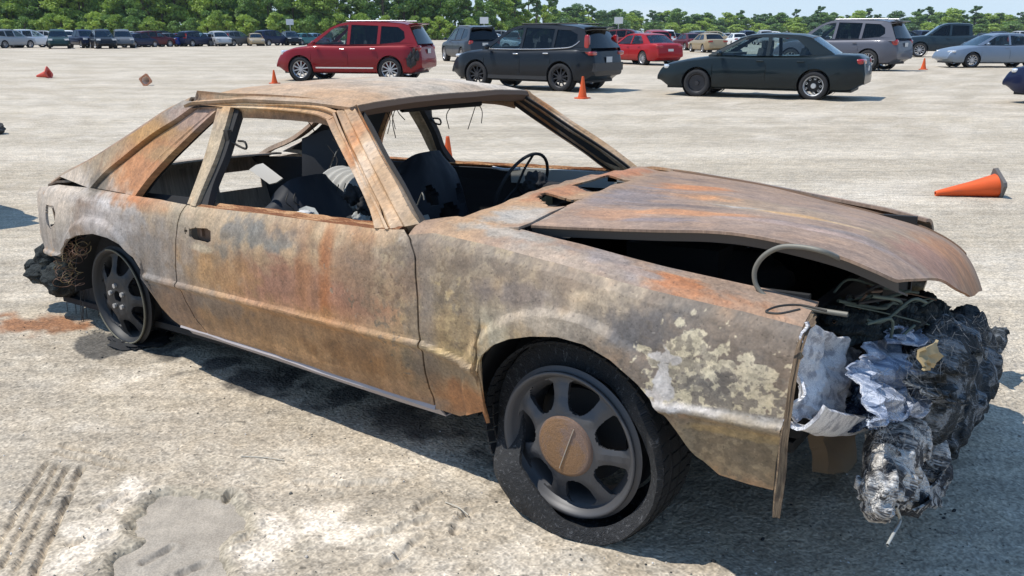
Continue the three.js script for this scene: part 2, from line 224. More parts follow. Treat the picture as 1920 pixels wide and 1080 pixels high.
const SP = (px, py, rx, ry, c, o) => B(S(px, py), rx, ry, c, o);
const TP = (px, py, y, rx, rz, c, o = {}) => B(Yp(px, py, y), rx, rz, c, { top: true, ...o });
const GREY = [120, 120, 120], BLUEG = [116, 118, 118], BEIGE = [164, 148, 124], OCHRE = [162, 116, 70], RUST = [176, 104, 56], REDB = [146, 100, 80], CREAM = [188, 182, 160], DARK = [82, 78, 75], PALE = [182, 176, 168], BROWN = [140, 112, 86];
const sideBlobs = [
  // quarter panel: bare blue-grey steel
  SP(180, 420, 0.92, 0.34, [140, 139, 138], { n: 0.25, s: 0.15 }), SP(250, 470, 0.42, 0.22, [108, 112, 118], { n: 0.6 }), SP(110, 370, 0.3, 0.14, PALE, { n: 0.8 }), SP(205, 385, 0.3, 0.03, [176, 178, 184], { n: 1.0, s: 0.6 }), SP(160, 415, 0.14, 0.1, [116, 102, 92], { n: 0.7 }), SP(205, 418, 0.3, 0.06, [158, 156, 158], { n: 0.5 }), SP(300, 390, 0.25, 0.022, [158, 100, 62], { n: 0.8, s: 0.6 }), SP(255, 372, 0.12, 0.02, RUST, { n: 0.9, s: 0.5 }),
  // door
  SP(520, 520, 0.85, 0.33, [148, 124, 98], { n: 0.4, s: 0.2 }), SP(500, 430, 0.75, 0.11, BEIGE, { n: 0.6 }), SP(560, 560, 0.42, 0.13, REDB, { n: 0.8, a: 0.85 }), SP(740, 570, 0.14, 0.10, [152, 92, 70], { n: 0.9, a: 0.8 }), SP(720, 490, 0.17, 0.13, [142, 134, 122], { n: 0.7 }), SP(690, 430, 0.10, 0.05, [150, 110, 80], { n: 0.6 }), SP(745, 455, 0.06, 0.05, [140, 142, 148], { n: 0.7 }), SP(400, 510, 0.25, 0.07, [168, 130, 84], { n: 1, a: 0.7 }),
  SP(440, 428, 0.10, 0.05, BLUEG, { n: 1.3, a: 0.85, s: 0.25 }), SP(485, 445, 0.12, 0.035, [122, 124, 122], { n: 1.3, s: 0.25 }), SP(540, 455, 0.10, 0.035, [120, 122, 120], { n: 1.4, s: 0.25 }), SP(420, 460, 0.06, 0.04, [120, 114, 104], { n: 1.4 }), SP(375, 465, 0.09, 0.016, [196, 184, 160], { n: 0.5 }),
  SP(612, 480, 0.028, 0.13, RUST, { n: 0.7, s: 0.6 }), SP(606, 560, 0.022, 0.14, [160, 92, 46], { n: 0.9, s: 0.6 }), SP(625, 640, 0.03, 0.1, [150, 90, 46], { n: 0.9, s: 0.7, a: 0.7 }), SP(570, 520, 0.04, 0.14, [158, 106, 66], { n: 1, a: 0.6, s: 0.6 }),
  // below the rubbing strip
  SP(600, 640, 1.0, 0.115, [166, 128, 86], { n: 0.35, s: 0.25 }), SP(400, 570, 0.2, 0.05, [148, 132, 116], { n: 0.9 }), SP(330, 570, 0.16, 0.11, [132, 108, 90], { n: 0.6 }), SP(700, 680, 0.35, 0.05, [140, 98, 56], { n: 0.9, a: 0.7 }),
  // front fender, rear half: speckled drab paint on grey primer
  SP(860, 560, 0.36, 0.34, [158, 146, 116], { n: 0.4, s: 0.25 }), SP(860, 500, 0.26, 0.12, [128, 118, 104], { n: 1.6, s: 0.15, f: 34, a: 0.8 }), SP(870, 600, 0.2, 0.12, [112, 100, 84], { n: 1.9, s: 0.12, f: 46, a: 0.85 }), SP(850, 620, 0.16, 0.08, [168, 146, 106], { n: 1.4, s: 0.2, f: 38, a: 0.6 }), SP(800, 560, 0.035, 0.26, [120, 112, 104], { n: 0.5, s: 0.5, a: 0.8 }), SP(785, 440, 0.05, 0.08, [104, 102, 100], { n: 0.6 }), SP(930, 600, 0.07, 0.12, [164, 162, 146], { n: 0.8 }), SP(895, 500, 0.07, 0.05, CREAM, { n: 1.6, s: 0.3, f: 40, a: 0.5 }),
  SP(840, 662, 0.14, 0.016, [170, 150, 104], { n: 0.9, s: 0.5 }), SP(860, 700, 0.2, 0.06, [128, 112, 90], { n: 0.6 }), SP(890, 760, 0.16, 0.08, [160, 106, 64], { n: 0.7 }),
  // front fender, over and ahead of the wheel
  SP(1050, 560, 0.35, 0.12, [150, 138, 120], { n: 0.5 }), SP(1000, 560, 0.16, 0.035, [116, 112, 116], { n: 1.2, s: 0.5, a: 0.7 }), SP(1150, 560, 0.18, 0.07, [176, 164, 144], { n: 0.8 }), SP(1060, 610, 0.2, 0.035, [164, 158, 148], { n: 0.6 }), SP(1350, 690, 0.36, 0.2, [102, 98, 94], { n: 0.4, s: 0.25 }), SP(1210, 620, 0.1, 0.05, [84, 86, 92], { n: 1 }),
  SP(1290, 690, 0.095, 0.095, CREAM, { n: 0.7, s: 0.05, f: 34, a: 0.96 }), SP(1400, 722, 0.115, 0.062, [184, 178, 158], { n: 0.7, s: 0.05, f: 32, a: 0.96 }), SP(1340, 742, 0.17, 0.034, [180, 174, 152], { n: 0.9, s: 0.05, f: 36, a: 0.95 }), SP(1370, 750, 0.12, 0.03, [112, 108, 102], { n: 2.0, s: 0.08, f: 60, a: 0.9 }), SP(1350, 720, 0.02, 0.015, [90, 86, 82], { n: 1.5, s: 0.1, f: 60 }), SP(1300, 680, 0.08, 0.05, [96, 92, 88], { n: 2.2, s: 0.04, f: 75, a: 0.5 }), SP(1245, 700, 0.03, 0.06, [190, 190, 192], { n: 1.2, f: 30, s: 0.15 }),
  SP(1370, 780, 0.3, 0.014, [176, 182, 190], { n: 0.3, s: 0.4 }), SP(1390, 850, 0.24, 0.09, [138, 126, 102], { n: 0.5 }), SP(1380, 860, 0.16, 0.05, [112, 100, 82], { n: 1.8, s: 0.15, f: 50, a: 0.8 }), SP(1400, 820, 0.16, 0.010, [160, 138, 96], { n: 0.9 }),
  SP(1090, 530, 0.30, 0.03, [92, 84, 78], { n: 1.6, s: 0.5, f: 18, a: 0.6 }), SP(840, 470, 0.2, 0.05, [96, 88, 80], { n: 1.6, s: 0.5, f: 22, a: 0.6 }), SP(780, 600, 0.05, 0.3, [104, 94, 86], { n: 1.2, s: 0.6, f: 16, a: 0.55 }), SP(300, 470, 0.3, 0.12, [104, 106, 110], { n: 1.4, s: 0.5, f: 10, a: 0.5 }), SP(650, 500, 0.3, 0.1, [118, 88, 70], { n: 1.4, s: 0.6, f: 9, a: 0.5 }), SP(500, 610, 0.5, 0.05, [120, 92, 66], { n: 1.4, s: 0.6, f: 9, a: 0.45 }),
  // pillars
  SP(700, 320, 0.36, 0.2, [172, 142, 108], { n: 0.4, s: 0.3 }), SP(690, 290, 0.05, 0.12, [196, 178, 158], { n: 1.2 }), SP(740, 390, 0.05, 0.1, [184, 160, 132], { n: 1.0 }), SP(655, 290, 0.04, 0.14, [178, 122, 76], { n: 0.8 }), SP(390, 290, 0.14, 0.24, [166, 156, 134], { n: 0.4 }), SP(500, 200, 0.5, 0.03, [182, 148, 106], { n: 0.5 }), SP(470, 200, 0.14, 0.02, [200, 186, 162], { n: 0.7 }),
  SP(340, 205, 0.16, 0.07, [126, 128, 128], { n: 0.4 }), SP(265, 250, 0.24, 0.08, [158, 122, 72], { n: 0.5 }), SP(200, 300, 0.22, 0.09, [142, 128, 106], { n: 0.6 }), SP(130, 335, 0.16, 0.05, PALE, { n: 0.7 }),
  SP(270, 320, 0.3, 0.12, [168, 110, 66], { n: 0.4, s: 0.25 }), SP(360, 220, 0.2, 0.05, [138, 116, 108], { n: 0.7 }), SP(310, 290, 0.2, 0.03, [156, 126, 86], { n: 0.9, a: 0.8 }), SP(180, 345, 0.06, 0.05, [96, 92, 84], { n: 0.7 }),
];
const S2 = paint(2048, 580, -3.6, 1.0, 0.05, 1.35, BROWN, sideBlobs, 3);
const topBlobs = [
  // hood
  TP(1400, 430, 0.87, 0.75, 0.75, [136, 116, 104], { n: 0.3, s: 0.2 }), TP(1300, 365, 0.87, 0.12, 0.10, [178, 112, 64], { n: 0.8, f: 9, fy: 26 }), TP(1330, 388, 0.87, 0.16, 0.055, [180, 124, 80], { n: 0.8, f: 8, fy: 30 }), TP(1290, 412, 0.88, 0.20, 0.04, [172, 118, 78], { n: 0.9, f: 8, fy: 34 }), TP(1240, 425, 0.88, 0.12, 0.03, [106, 98, 104], { n: 1, f: 12, fy: 40 }), TP(1180, 385, 0.87, 0.14, 0.16, [112, 106, 112], { n: 1.0, f: 10, fy: 40, a: 0.8 }), TP(1230, 400, 0.87, 0.2, 0.02, [92, 82, 82], { n: 1.2, f: 7, fy: 60, a: 0.7 }), TP(1300, 345, 0.87, 0.25, 0.03, [116, 98, 88], { n: 1.2, f: 6, fy: 50, a: 0.7 }),
  TP(1160, 415, 0.87, 0.12, 0.08, [156, 118, 92], { n: 0.9 }), TP(1450, 405, 0.86, 0.22, 0.14, [142, 124, 106], { n: 0.6 }), TP(1560, 430, 0.85, 0.15, 0.024, [186, 162, 126], { n: 0.7, f: 8, fy: 30 }), TP(1490, 418, 0.86, 0.12, 0.03, [178, 142, 96], { n: 0.8, f: 8, fy: 30 }), TP(1400, 410, 0.86, 0.12, 0.02, [156, 158, 158], { n: 1.1, f: 8, fy: 40, a: 0.7 }), TP(1580, 465, 0.84, 0.16, 0.05, [112, 108, 114], { n: 0.9, f: 9, fy: 22 }), TP(1700, 470, 0.78, 0.10, 0.25, [140, 122, 104], { n: 0.6 }), TP(1790, 510, 0.66, 0.10, 0.3, [162, 112, 76], { n: 0.6 }), TP(1740, 505, 0.74, 0.08, 0.2, [150, 112, 96], { n: 0.6 }), TP(1500, 440, 0.87, 0.25, 0.03, [146, 128, 124], { n: 0.8, f: 7, fy: 40 }),
  // cowl
  TP(1000, 385, 0.885, 0.13, 0.75, [158, 128, 98], { n: 0.4 }), TP(975, 402, 0.885, 0.09, 0.12, [166, 166, 164], { n: 0.7 }), TP(1060, 365, 0.885, 0.05, 0.25, [168, 108, 70], { n: 0.8, a: 0.8 }), TP(1170, 328, 0.885, 0.06, 0.2, [168, 106, 70], { n: 0.8 }),
  // fender tops
  TP(1300, 530, 0.80, 0.4, 0.10, [138, 122, 112], { n: 0.5 }), TP(1240, 515, 0.80, 0.14, 0.03, [172, 104, 62], { n: 1.2, f: 16, fy: 40 }), TP(1350, 555, 0.78, 0.16, 0.05, [166, 108, 72], { n: 1.2, f: 14, fy: 30 }), TP(1150, 490, 0.82, 0.16, 0.05, [128, 122, 124], { n: 1.1, f: 16, fy: 40 }), TP(1030, 465, 0.85, 0.2, 0.05, [150, 138, 128], { n: 0.9 }), TP(950, 440, 0.86, 0.16, 0.04, [152, 148, 142], { n: 1.0 }), TP(1450, 590, 0.75, 0.18, 0.05, [146, 120, 102], { n: 1, f: 14 }), TP(1000, 480, 0.84, 0.3, 0.012, [176, 134, 92], { n: 0.7 }),
  // roof; the palest blob, at the far front, paints in a sun highlight
  { x: -1.6, y: 0, rx: 0.75, ry: 0.8, c: [164, 150, 134], a: 1, s: 0.2, n: 0.3, f: 0 }, { x: -1.9, y: 0.42, rx: 0.35, ry: 0.16, c: [168, 134, 98], a: 0.8, s: 0.4, n: 0.7, f: 6 }, { x: -1.3, y: 0.45, rx: 0.25, ry: 0.12, c: [166, 134, 102], a: 0.8, s: 0.5, n: 0.9, f: 7 }, { x: -1.62, y: 0.3, rx: 0.3, ry: 0.2, c: [166, 144, 122], a: 0.8, s: 0.4, n: 0.8, f: 5 }, { x: -1.4, y: -0.1, rx: 0.4, ry: 0.35, c: [178, 170, 158], a: 0.9, s: 0.4, n: 0.7, f: 5 }, { x: -1.3, y: -0.4, rx: 0.4, ry: 0.22, c: [196, 192, 186], a: 0.9, s: 0.3, n: 0.7, f: 6 }, { x: -1.7, y: -0.05, rx: 0.1, ry: 0.3, c: [184, 156, 132], a: 0.5, s: 0.5, n: 1, f: 9 }, { x: -2.1, y: 0.1, rx: 0.14, ry: 0.5, c: [166, 134, 98], a: 0.8, s: 0.4, n: 0.8, f: 8 },
  { x: -3.2, y: 0, rx: 0.3, ry: 0.8, c: [150, 140, 128], a: 0.9, s: 0.4, n: 0.6, f: 6 },
];
const T2 = paint(2048, 846, -3.6, 1.0, -0.95, 0.95, [136, 114, 96], topBlobs, 60);
function finish({ I, N }, W, H, sx, sy, gain, tint, run) {
  const hb = new Float32Array(W * H);
  const map = tex8(W, H, (u, v, o, i, j) => {
    const q = j * W + i, x = i * sx, y = j * sy, a = n2(x * 300, y * 300), b = n2(x * 120 + 7, y * 120), c = run ? fbm(x * 42 + 3, y * 3.5 + 40, 3) : fbm(x * 4 + 3, y * 42 + 40, 3), g = fbm(x * 5 + 20, y * 5, 3);
    let k = gain * (1 + 0.15 * (a - 0.5) + 0.14 * (b - 0.5) + (run ? 0.20 : 0.16) * (c - 0.5) + 0.26 * (N[q] - 0.5) + 0.10 * (g - 0.5));
    const pit = n2(x * 190 + 50, y * 190 + 9); if (pit > 0.92) k *= 0.78; else if (pit < 0.06) k *= 1.14;
    const w = (fbm(x * 12 + 70, y * 12 + 30, 3) - 0.5) * 18; hb[q] = 0.5 * N[q] + 0.3 * b + 0.2 * a - (pit > 0.92 ? 0.2 : 0);
    o[0] = (I[q * 3] + w * 0.35) * k * tint[0]; o[1] = I[q * 3 + 1] * k * tint[1]; o[2] = (I[q * 3 + 2] - w * 0.4) * k * tint[2];
  });
  const bump = tex8(W, H, (u, v, o, i, j) => { o[0] = o[1] = o[2] = 40 + 180 * hb[j * W + i]; }, false);
  return { map, bump };
}
const FS = finish(S2, 2048, 580, 4.6 / 2048, 1.3 / 580, 1.08, [1.03, 0.995, 0.955], true), FT = finish(T2, 2048, 846, 4.6 / 2048, 1.9 / 846, 1.05, [1.03, 1, 0.96]);
const M = {
  side: std(0xffffff, 0.66, 0.0, { map: FS.map, bumpMap: FS.bump, bumpScale: 0.0022 }),
  top: std(0xffffff, 0.7, 0.0, { map: FT.map, bumpMap: FT.bump, bumpScale: 0.0022 }),
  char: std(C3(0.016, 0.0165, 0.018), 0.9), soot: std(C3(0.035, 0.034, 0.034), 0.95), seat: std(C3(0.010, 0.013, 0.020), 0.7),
  inner: std(C3(0.028, 0.028, 0.03), 0.9), rustbar: null, brownbar: std(C3(0.16, 0.10, 0.065), 0.9), ash: std(C3(0.62, 0.61, 0.60), 1), greyash: std(C3(0.36, 0.36, 0.33), 1),
  rim: std(C3(0.085, 0.085, 0.09), 0.5, 0.25), rimdark: std(C3(0.022, 0.023, 0.025), 0.55, 0.1), wire: std(C3(0.2, 0.19, 0.16), 0.6, 0.3), thinwire: std(C3(0.05, 0.045, 0.04), 0.7, 0.3), nut: std(C3(0.5, 0.5, 0.5), 0.4, 0.6), greenwire: std(C3(0.10, 0.125, 0.10), 0.9), tan: std(C3(0.33, 0.25, 0.13), 0.9),
};
const grainTex = (c0, c1, f, thr, pow = 1) => tex8(512, 512, (u, v, o) => { const a = fbm(u * f, v * f, 5, f), b = n2(u * 128, v * 128, 128), t = clamp(sstep(thr - 0.12, thr + 0.12, a * 0.8 + b * 0.2) * pow); for (let k = 0; k < 3; k++) o[k] = lerp(c0[k], c1[k], t) * (0.8 + 0.4 * n2(u * 256, v * 256, 256)); }, true, THREE.RepeatWrapping);
const grainBump = f => tex8(512, 512, (u, v, o) => { o[0] = o[1] = o[2] = 255 * (0.6 * fbm(u * f, v * f, 5, f) + 0.4 * n2(u * 150, v * 150, 150)); }, false, THREE.RepeatWrapping);
const GB = grainBump(24); M.rustbar = std(0xffffff, 0.9, 0, { map: grainTex([126, 78, 46], [184, 142, 102], 10, 0.52), bumpMap: GB, bumpScale: 0.004 });
M.tyre = std(0xffffff, 0.85, 0, { map: grainTex([40, 41, 43], [112, 112, 114], 30, 0.68, 0.7), bumpMap: GB, bumpScale: 0.006 });
M.cap = std(0xffffff, 0.6, 0.1, { map: grainTex([136, 104, 74], [126, 104, 92], 5, 0.5), bumpMap: GB, bumpScale: 0.002 });
const rep = (m, r) => { for (const k of ['map', 'bumpMap']) if (m[k]) { m[k] = m[k].clone(); m[k].repeat.set(r, r); m[k].needsUpdate = true; } return m; };
M.lumpPale = rep(std(0xffffff, 1, 0, { map: grainTex([52, 52, 54], [196, 192, 186], 10, 0.5), bumpMap: GB, bumpScale: 0.010 }), 3);
M.lumpDark = rep(std(0xffffff, 1, 0, { map: grainTex([44, 48, 50], [142, 146, 150], 12, 0.56, 0.8), bumpMap: GB, bumpScale: 0.009 }), 3);
M.lumpSkyTint = rep(std(0xffffff, 0.85, 0, { map: grainTex([46, 60, 84], [176, 186, 204], 12, 0.52), bumpMap: GB, bumpScale: 0.02 }), 3);  // grey ash; its blue is sky reflection painted into the map
M.lumpGreen = rep(std(0xffffff, 0.9, 0, { map: grainTex([34, 40, 40], [92, 100, 98], 8, 0.6, 0.8), bumpMap: GB, bumpScale: 0.012 }), 2);
M.foil = rep(std(0xffffff, 0.5, 0.15, { map: grainTex([170, 170, 176], [232, 230, 230], 8, 0.42), bumpMap: GB, bumpScale: 0.006 }), 3);
M.foilSkyTint = rep(std(0xffffff, 0.6, 0.2, { map: grainTex([130, 142, 164], [208, 212, 222], 8, 0.48), bumpMap: GB, bumpScale: 0.006 }), 3);  // silver sheet metal with the blue of the reflected sky painted in

const wreck = thing('burned_car', 'rusted burned-out two-door hatchback with no glass, standing on bare sand', 'car');
wreck.rotation.z = TH; wreck.position.set(0.3 * ST, -0.3 * CT + 0.3 + DY, 0);
const part = (name, geo, mat, parent = wreck, label) => { const m = mesh(name, geo, mat, parent); if (label) m.userData.label = label; return m; };
const both = (name, geo, mat) => [part(name, geo, mat), part(name, mirrorZ(geo), mat)];
const byY = a => a.map(([x, y]) => { const p = S(x, y); return [p.y, p.x]; }).sort((p, q) => p[0] - q[0]);
const byX = a => a.map(([x, y]) => { const p = S(x, y); return [p.x, p.y]; }).sort((p, q) => p[0] - q[0]);
const ip = (t, A) => interp(t, A.map(a => a[0]), A.map(a => a[1]));
// rubbing strip height along the flank
const STRIP = byX([[272, 518], [333, 535], [560, 592], [793, 648], [890, 690], [1285, 768], [1465, 808]]);
function flank(x, y) {
  let z = side(x, y); const ys = ip(x, STRIP), d = y - ys;
  z += 0.013 * Math.exp(-((d / 0.013) ** 4)); if (d < -0.01) z -= 0.008 * sstep(-0.01, -0.03, d);
  for (const [cx, cy, R] of [[0.03, 0.27, 0.345], [-2.56, 0.30, 0.385]]) { const r = Math.hypot(x - cx, y - cy); if (y > 0.25) z += 0.016 * (1 - sstep(R + 0.055, R + 0.085, r)) ; }
  return z + 0.006 * (fbm(x * 2.4 + 3, y * 4, 3) - 0.5) + 0.0025 * (n2(x * 14, y * 14) - 0.5);
}
function panelGrid({ L, R, bot, top, n, m, zoff = 0 }) {
  const P = [];
  for (let i = 0; i <= n; i++) { const s = i / n, X = y => lerp(ip(y, L), ip(y, R), s); let yb = 0.3, yt = 0.85; for (let k = 0; k < 14; k++) { yb = lerp(yb, ip(X(yb), bot), 0.7); yt = lerp(yt, typeof top === 'function' ? top(X(yt)) : ip(X(yt), top), 0.7); }
    const row = []; for (let j = 0; j <= m; j++) { let t = j / m; t = t < 0.86 ? t / 0.86 * 0.8 : 0.8 + (t - 0.86) / 0.14 * 0.2; t = 1 - (1 - t) ** 1.0; const y = lerp(yb, yt, t), x = X(y); row.push(V(x, y, flank(x, y) + zoff)); } P.push(row); }
  return P;
}
// sheet with some cells left out (holes)
function holed(P, th, out, uvf, hole) {
  const keep = []; const n = P.length, m = P[0].length, g = sheetOpen(P, th, out, uvf, hole); return g;
}
function sheetOpen(P, th, out, uvf, hole) {
  const n = P.length, m = P[0].length, pos = [], uv = [], idx = [];
  const a = V(0, 0, 0), b = V(0, 0, 0), N = []; let sg = 0;
  for (let i = 0; i < n; i++) for (let j = 0; j < m; j++) { a.subVectors(P[Math.min(n - 1, i + 1)][j], P[Math.max(0, i - 1)][j]); b.subVectors(P[i][Math.min(m - 1, j + 1)], P[i][Math.max(0, j - 1)]); const c = V(0, 0, 0).crossVectors(a, b).normalize(); N.push(c); sg += c.dot(out); }
  const s = sg >= 0 ? 1 : -1; for (let l = 0; l < 2; l++) for (let i = 0; i < n; i++) for (let j = 0; j < m; j++) { const q = P[i][j].clone().addScaledVector(N[i * m + j], -s * th * l); pos.push(q.x, q.y, q.z); uv.push(...uvf(q.x, q.y, q.z)); }
  const solid = (i, j) => i >= 0 && j >= 0 && i < n - 1 && j < m - 1 && !hole(P[i][j].clone().add(P[i + 1][j + 1]).multiplyScalar(0.5));
  const id = (i, j, l) => l * n * m + i * m + j, quad = (A, Bq, Cq, D) => idx.push(A, Bq, Cq, A, Cq, D);
  for (let i = 0; i < n - 1; i++) for (let j = 0; j < m - 1; j++) if (solid(i, j)) {
    const c = [[i, j], [i + 1, j], [i + 1, j + 1], [i, j + 1]]; const f = c.map(q => id(q[0], q[1], 0)), k = c.map(q => id(q[0], q[1], 1));
    if (s > 0) { quad(...f); quad(k[3], k[2], k[1], k[0]); } else { quad(f[3], f[2], f[1], f[0]); quad(...k); }
    [[0, 1, 0, -1], [1, 2, 1, 0], [2, 3, 0, 1], [3, 0, -1, 0]].forEach(([u, v, di, dj]) => { if (!solid(i + di, j + dj)) { if (s > 0) quad(k[u], k[v], f[v], f[u]); else quad(f[u], f[v], k[v], k[u]); } });
  }
  return toCreasedNormals(geoFrom(pos, idx, uv), 0.7);
}
// pull grid vertices near a hole's outline onto it, so that the cut is clean
function snapTo(P, poly, ax, tol) { for (const r of P) for (const p of r) { const a = p.x, b = p[ax]; let best = tol, bx2 = 0, by2 = 0; for (let i = 0, j = poly.length - 1; i < poly.length; j = i++) { const [x0, y0] = poly[j], [x1, y1] = poly[i], dx = x1 - x0, dy = y1 - y0, t = clamp(((a - x0) * dx + (b - y0) * dy) / (dx * dx + dy * dy)), qx = x0 + dx * t, qy = y0 + dy * t, d = Math.hypot(a - qx, b - qy); if (d < best) { best = d; bx2 = qx; by2 = qy; } } if (best < tol) { p.x = bx2; p[ax] = by2; } } }
const sPoly = a => a.map(([x, y]) => { const p = S(x, y); return [p.x, p.y]; });
const OUT = V(0, 0, 1), inPx = (poly) => { const q = poly.map(([x, y]) => { const p = S(x, y); return [p.x, p.y]; }); return p => inPoly(p.x, p.y, q); };

// ---- flanks
const gapF = byY([[759, 428], [770, 447], [779, 482], [784, 560], [788, 640], [793, 690], [803, 730], [813, 764]]), gapR = byY([[350, 384], [339, 400], [331, 440], [329, 500], [334, 540], [345, 565], [362, 596], [386, 626]]);
const sh = (A, d) => A.map(([y, x]) => [y, x + d]);
const frontEdge = byY([[1515, 592], [1498, 640], [1480, 720], [1467, 800], [1452, 870], [1447, 922]]);
{ const fb = { L: sh(gapF, 0.004), R: frontEdge }, P = panelGrid({ ...fb, bot: byX([[813, 766], [860, 782], [915, 797], [908, 770], [902, 725], [901, 690], [908, 664], [928, 645], [960, 633], [1000, 628], [1050, 629], [1100, 643], [1150, 672], [1200, 716], [1240, 764], [1270, 806], [1292, 838], [1306, 858], [1345, 893], [1400, 910], [1447, 922]]), top: x => yTop(x) - 0.034, n: 150, m: 76 }), PT = P.map(r => { const q = r[r.length - 1], o = []; for (let j = 0; j <= 12; j++) { const yt = yTop(q.x), y = lerp(q.y, yt, Math.pow(j / 12, 0.6)); o.push(V(q.x, y, flank(q.x, Math.min(y, yt - 1e-5)))); } return o; }); both('fender_top', sheet(PT, 0.012, V(0, 1, 0.3), uvT), M.top);
  const [a] = both('front_fender', sheet(P, 0.012, OUT, (x, y, z) => uvS(x, y)), M.side); a.userData.label = 'blistered front fender with cream paint flakes';
  // the fender's upper shelf takes the top map
}
{ const hole = inPx([[355, 430], [362, 427], [388, 428], [395, 433], [396, 452], [390, 455], [360, 448], [355, 442]]), lock = inPx([[345, 433], [348, 427], [351, 433], [348, 440]]);
  const P = panelGrid({ L: sh(gapR, 0.004), R: sh(gapF, -0.004), bot: byX([[380, 624], [386, 626], [470, 652], [600, 695], [700, 728], [813, 762]]), top: byX([[350, 384], [360, 386], [500, 402], [620, 418], [700, 428], [759, 430]]), n: 190, m: 84 }); snapTo(P, sPoly([[355, 430], [362, 427], [388, 428], [395, 433], [396, 452], [390, 455], [360, 448], [355, 442]]), 'y', 0.0056);
  const geo = sheetOpen(P, 0.012, OUT, (x, y) => uvS(x, y), p => hole(p) || lock(p));
  for (const s of [1, -1]) { const d = part('door', s > 0 ? geo : mirrorZ(geo), M.side, wreck, s > 0 ? 'scorched brown door with an orange rust streak' : undefined); const c = S(376, 441);
    const hg = merge([bx(0.13, 0.075, 0.004, c.x, c.y, c.z - 0.03), bx(0.012, 0.03, 0.012, c.x - 0.02, c.y + 0.005, c.z - 0.022)]); part('handle_recess', s > 0 ? hg : mirrorZ(hg), M.brownbar, d); 
    // top ledge with the rusted window channel, inner skin
    const led = []; for (let i = 0; i <= 60; i++) { const q = P[Math.round(3 + i / 60 * 184)][84]; led.push([0, 0.02, 0.03, 0.045, 0.075].map((dz, k) => V(q.x, q.y + [0.0, 0.006, -0.012, -0.012, 0.004][k] + 0.004 * (n2(q.x * 25, k * 3) - 0.5), q.z - dz))); }
    const lg = sheet(led, 0.006, V(0, 1, 0)); part('window_channel', s > 0 ? lg : mirrorZ(lg), M.rustbar, d);
    const inn = sheet(P.filter((_, i) => i % 10 === 0).map(r => r.filter((_, j) => j % 7 === 0).map(q => V(q.x, q.y - 0.01, q.z - 0.10))), 0.006, OUT); part('inner_skin', s > 0 ? inn : mirrorZ(inn), s > 0 ? M.char : M.inner, d); }
}
{ const lamp = inPx([[86, 384], [100, 386], [104, 400], [104, 420], [96, 430], [88, 420], [85, 400]]);
  const P = panelGrid({ L: byY([[73, 352], [72, 400], [76, 440], [86, 470], [100, 500]]), R: sh(gapR, -0.004), bot: byX([[92, 480], [112, 478], [124, 462], [132, 448], [150, 440], [180, 437], [208, 445], [230, 457], [252, 482], [268, 510], [283, 545], [300, 578], [320, 600], [336, 612], [386, 627]]), top: byX([[73, 352], [110, 346], [167, 352], [247, 366], [300, 374], [351, 384]]), n: 150, m: 70 }); snapTo(P, sPoly([[86, 384], [100, 386], [104, 400], [104, 420], [96, 430], [88, 420], [85, 400]]), 'y', 0.0065);
  const [a] = both('rear_quarter_panel', sheetOpen(P, 0.012, OUT, (x, y) => uvS(x, y), lamp), M.side); a.userData.label = 'bare blue-grey rear quarter panel';
}
// rocker strip
{ const A = byX([[336, 612], [386, 627], [470, 654], [600, 698], [700, 731], [813, 767]]), P = []; for (let i = 0; i <= 40; i++) { const x = lerp(A[0][0], A[A.length - 1][0], i / 40), y = ip(x, A), z = side(x, y); P.push([V(x, y + 0.012, z - 0.012), V(x, y - 0.004 + 0.005 * (n2(x * 9, 2) - 0.5), z - 0.004), V(x, y - 0.012, z - 0.03), V(x, y - 0.05, z - 0.06), V(x, y - 0.055, z - 0.3)]); }
  both('rocker_sill', sheet(P, 0.006, OUT), std(C3(0.42, 0.38, 0.38), 0.9)); }

// ---- greenhouse: strips between two traced edges, on the tumblehome
function strip(pairs, n, m, dz, th, out = OUT, ridge = null, uvf = (x, y) => uvS(x, y)) {
  const cA = new THREE.CatmullRomCurve3(pairs.map(p => S(...p[0]))), cB = new THREE.CatmullRomCurve3(pairs.map(p => S(...p[1]))), P = [];
  for (let i = 0; i <= n; i++) { const a = cA.getPoint(i / n), b = cB.getPoint(i / n), r = []; for (let j = 0; j <= m; j++) { const q = a.clone().lerp(b, j / m); q.z += dz + (ridge ? ridge(j / m) : 0) + 0.0016 * (n2(q.x * 11, q.y * 11) - 0.5); r.push(q); } P.push(r); }
  return sheet(P, th, out, uvf);
}
both('front_pillar', strip([[[630, 208], [660, 204]], [[643, 240], [679, 238]], [[664, 286], [704, 286]], [[692, 346], [738, 346]], [[716, 394], [766, 400]], [[731, 428], [781, 421]]], 40, 16, 0, 0.05, OUT, t => 0.008 * Math.sin(t * 12) - 0.01 * sstep(0.86, 1, t)), M.side);
both('door_frame', strip([[[614, 226], [630, 209]], [[627, 254], [643, 241]], [[652, 302], [664, 287]], [[688, 370], [692, 348]], [[698, 402], [716, 396]], [[703, 426], [731, 428]]], 36, 8, 0.004, 0.035, OUT, t => 0.008 * Math.sin(t * 9)), M.side);
both('roof_rail', strip([[[366, 189], [374, 196]], [[420, 193], [424, 202]], [[480, 193], [480, 205]], [[560, 195], [558, 212]], [[605, 199], [596, 219]], [[633, 208], [616, 229]]], 44, 8, 0.002, 0.05, OUT, t => 0.008 * Math.sin(t * 10)), M.side);
both('middle_pillar', strip([[[408, 200], [436, 200]], [[401, 228], [427, 232]], [[384, 290], [408, 294]], [[366, 342], [386, 346]], [[351, 382], [370, 386]]], 30, 10, 0.0, 0.03, OUT, t => 0.01 * sstep(0.35, 0.45, t)), M.side);
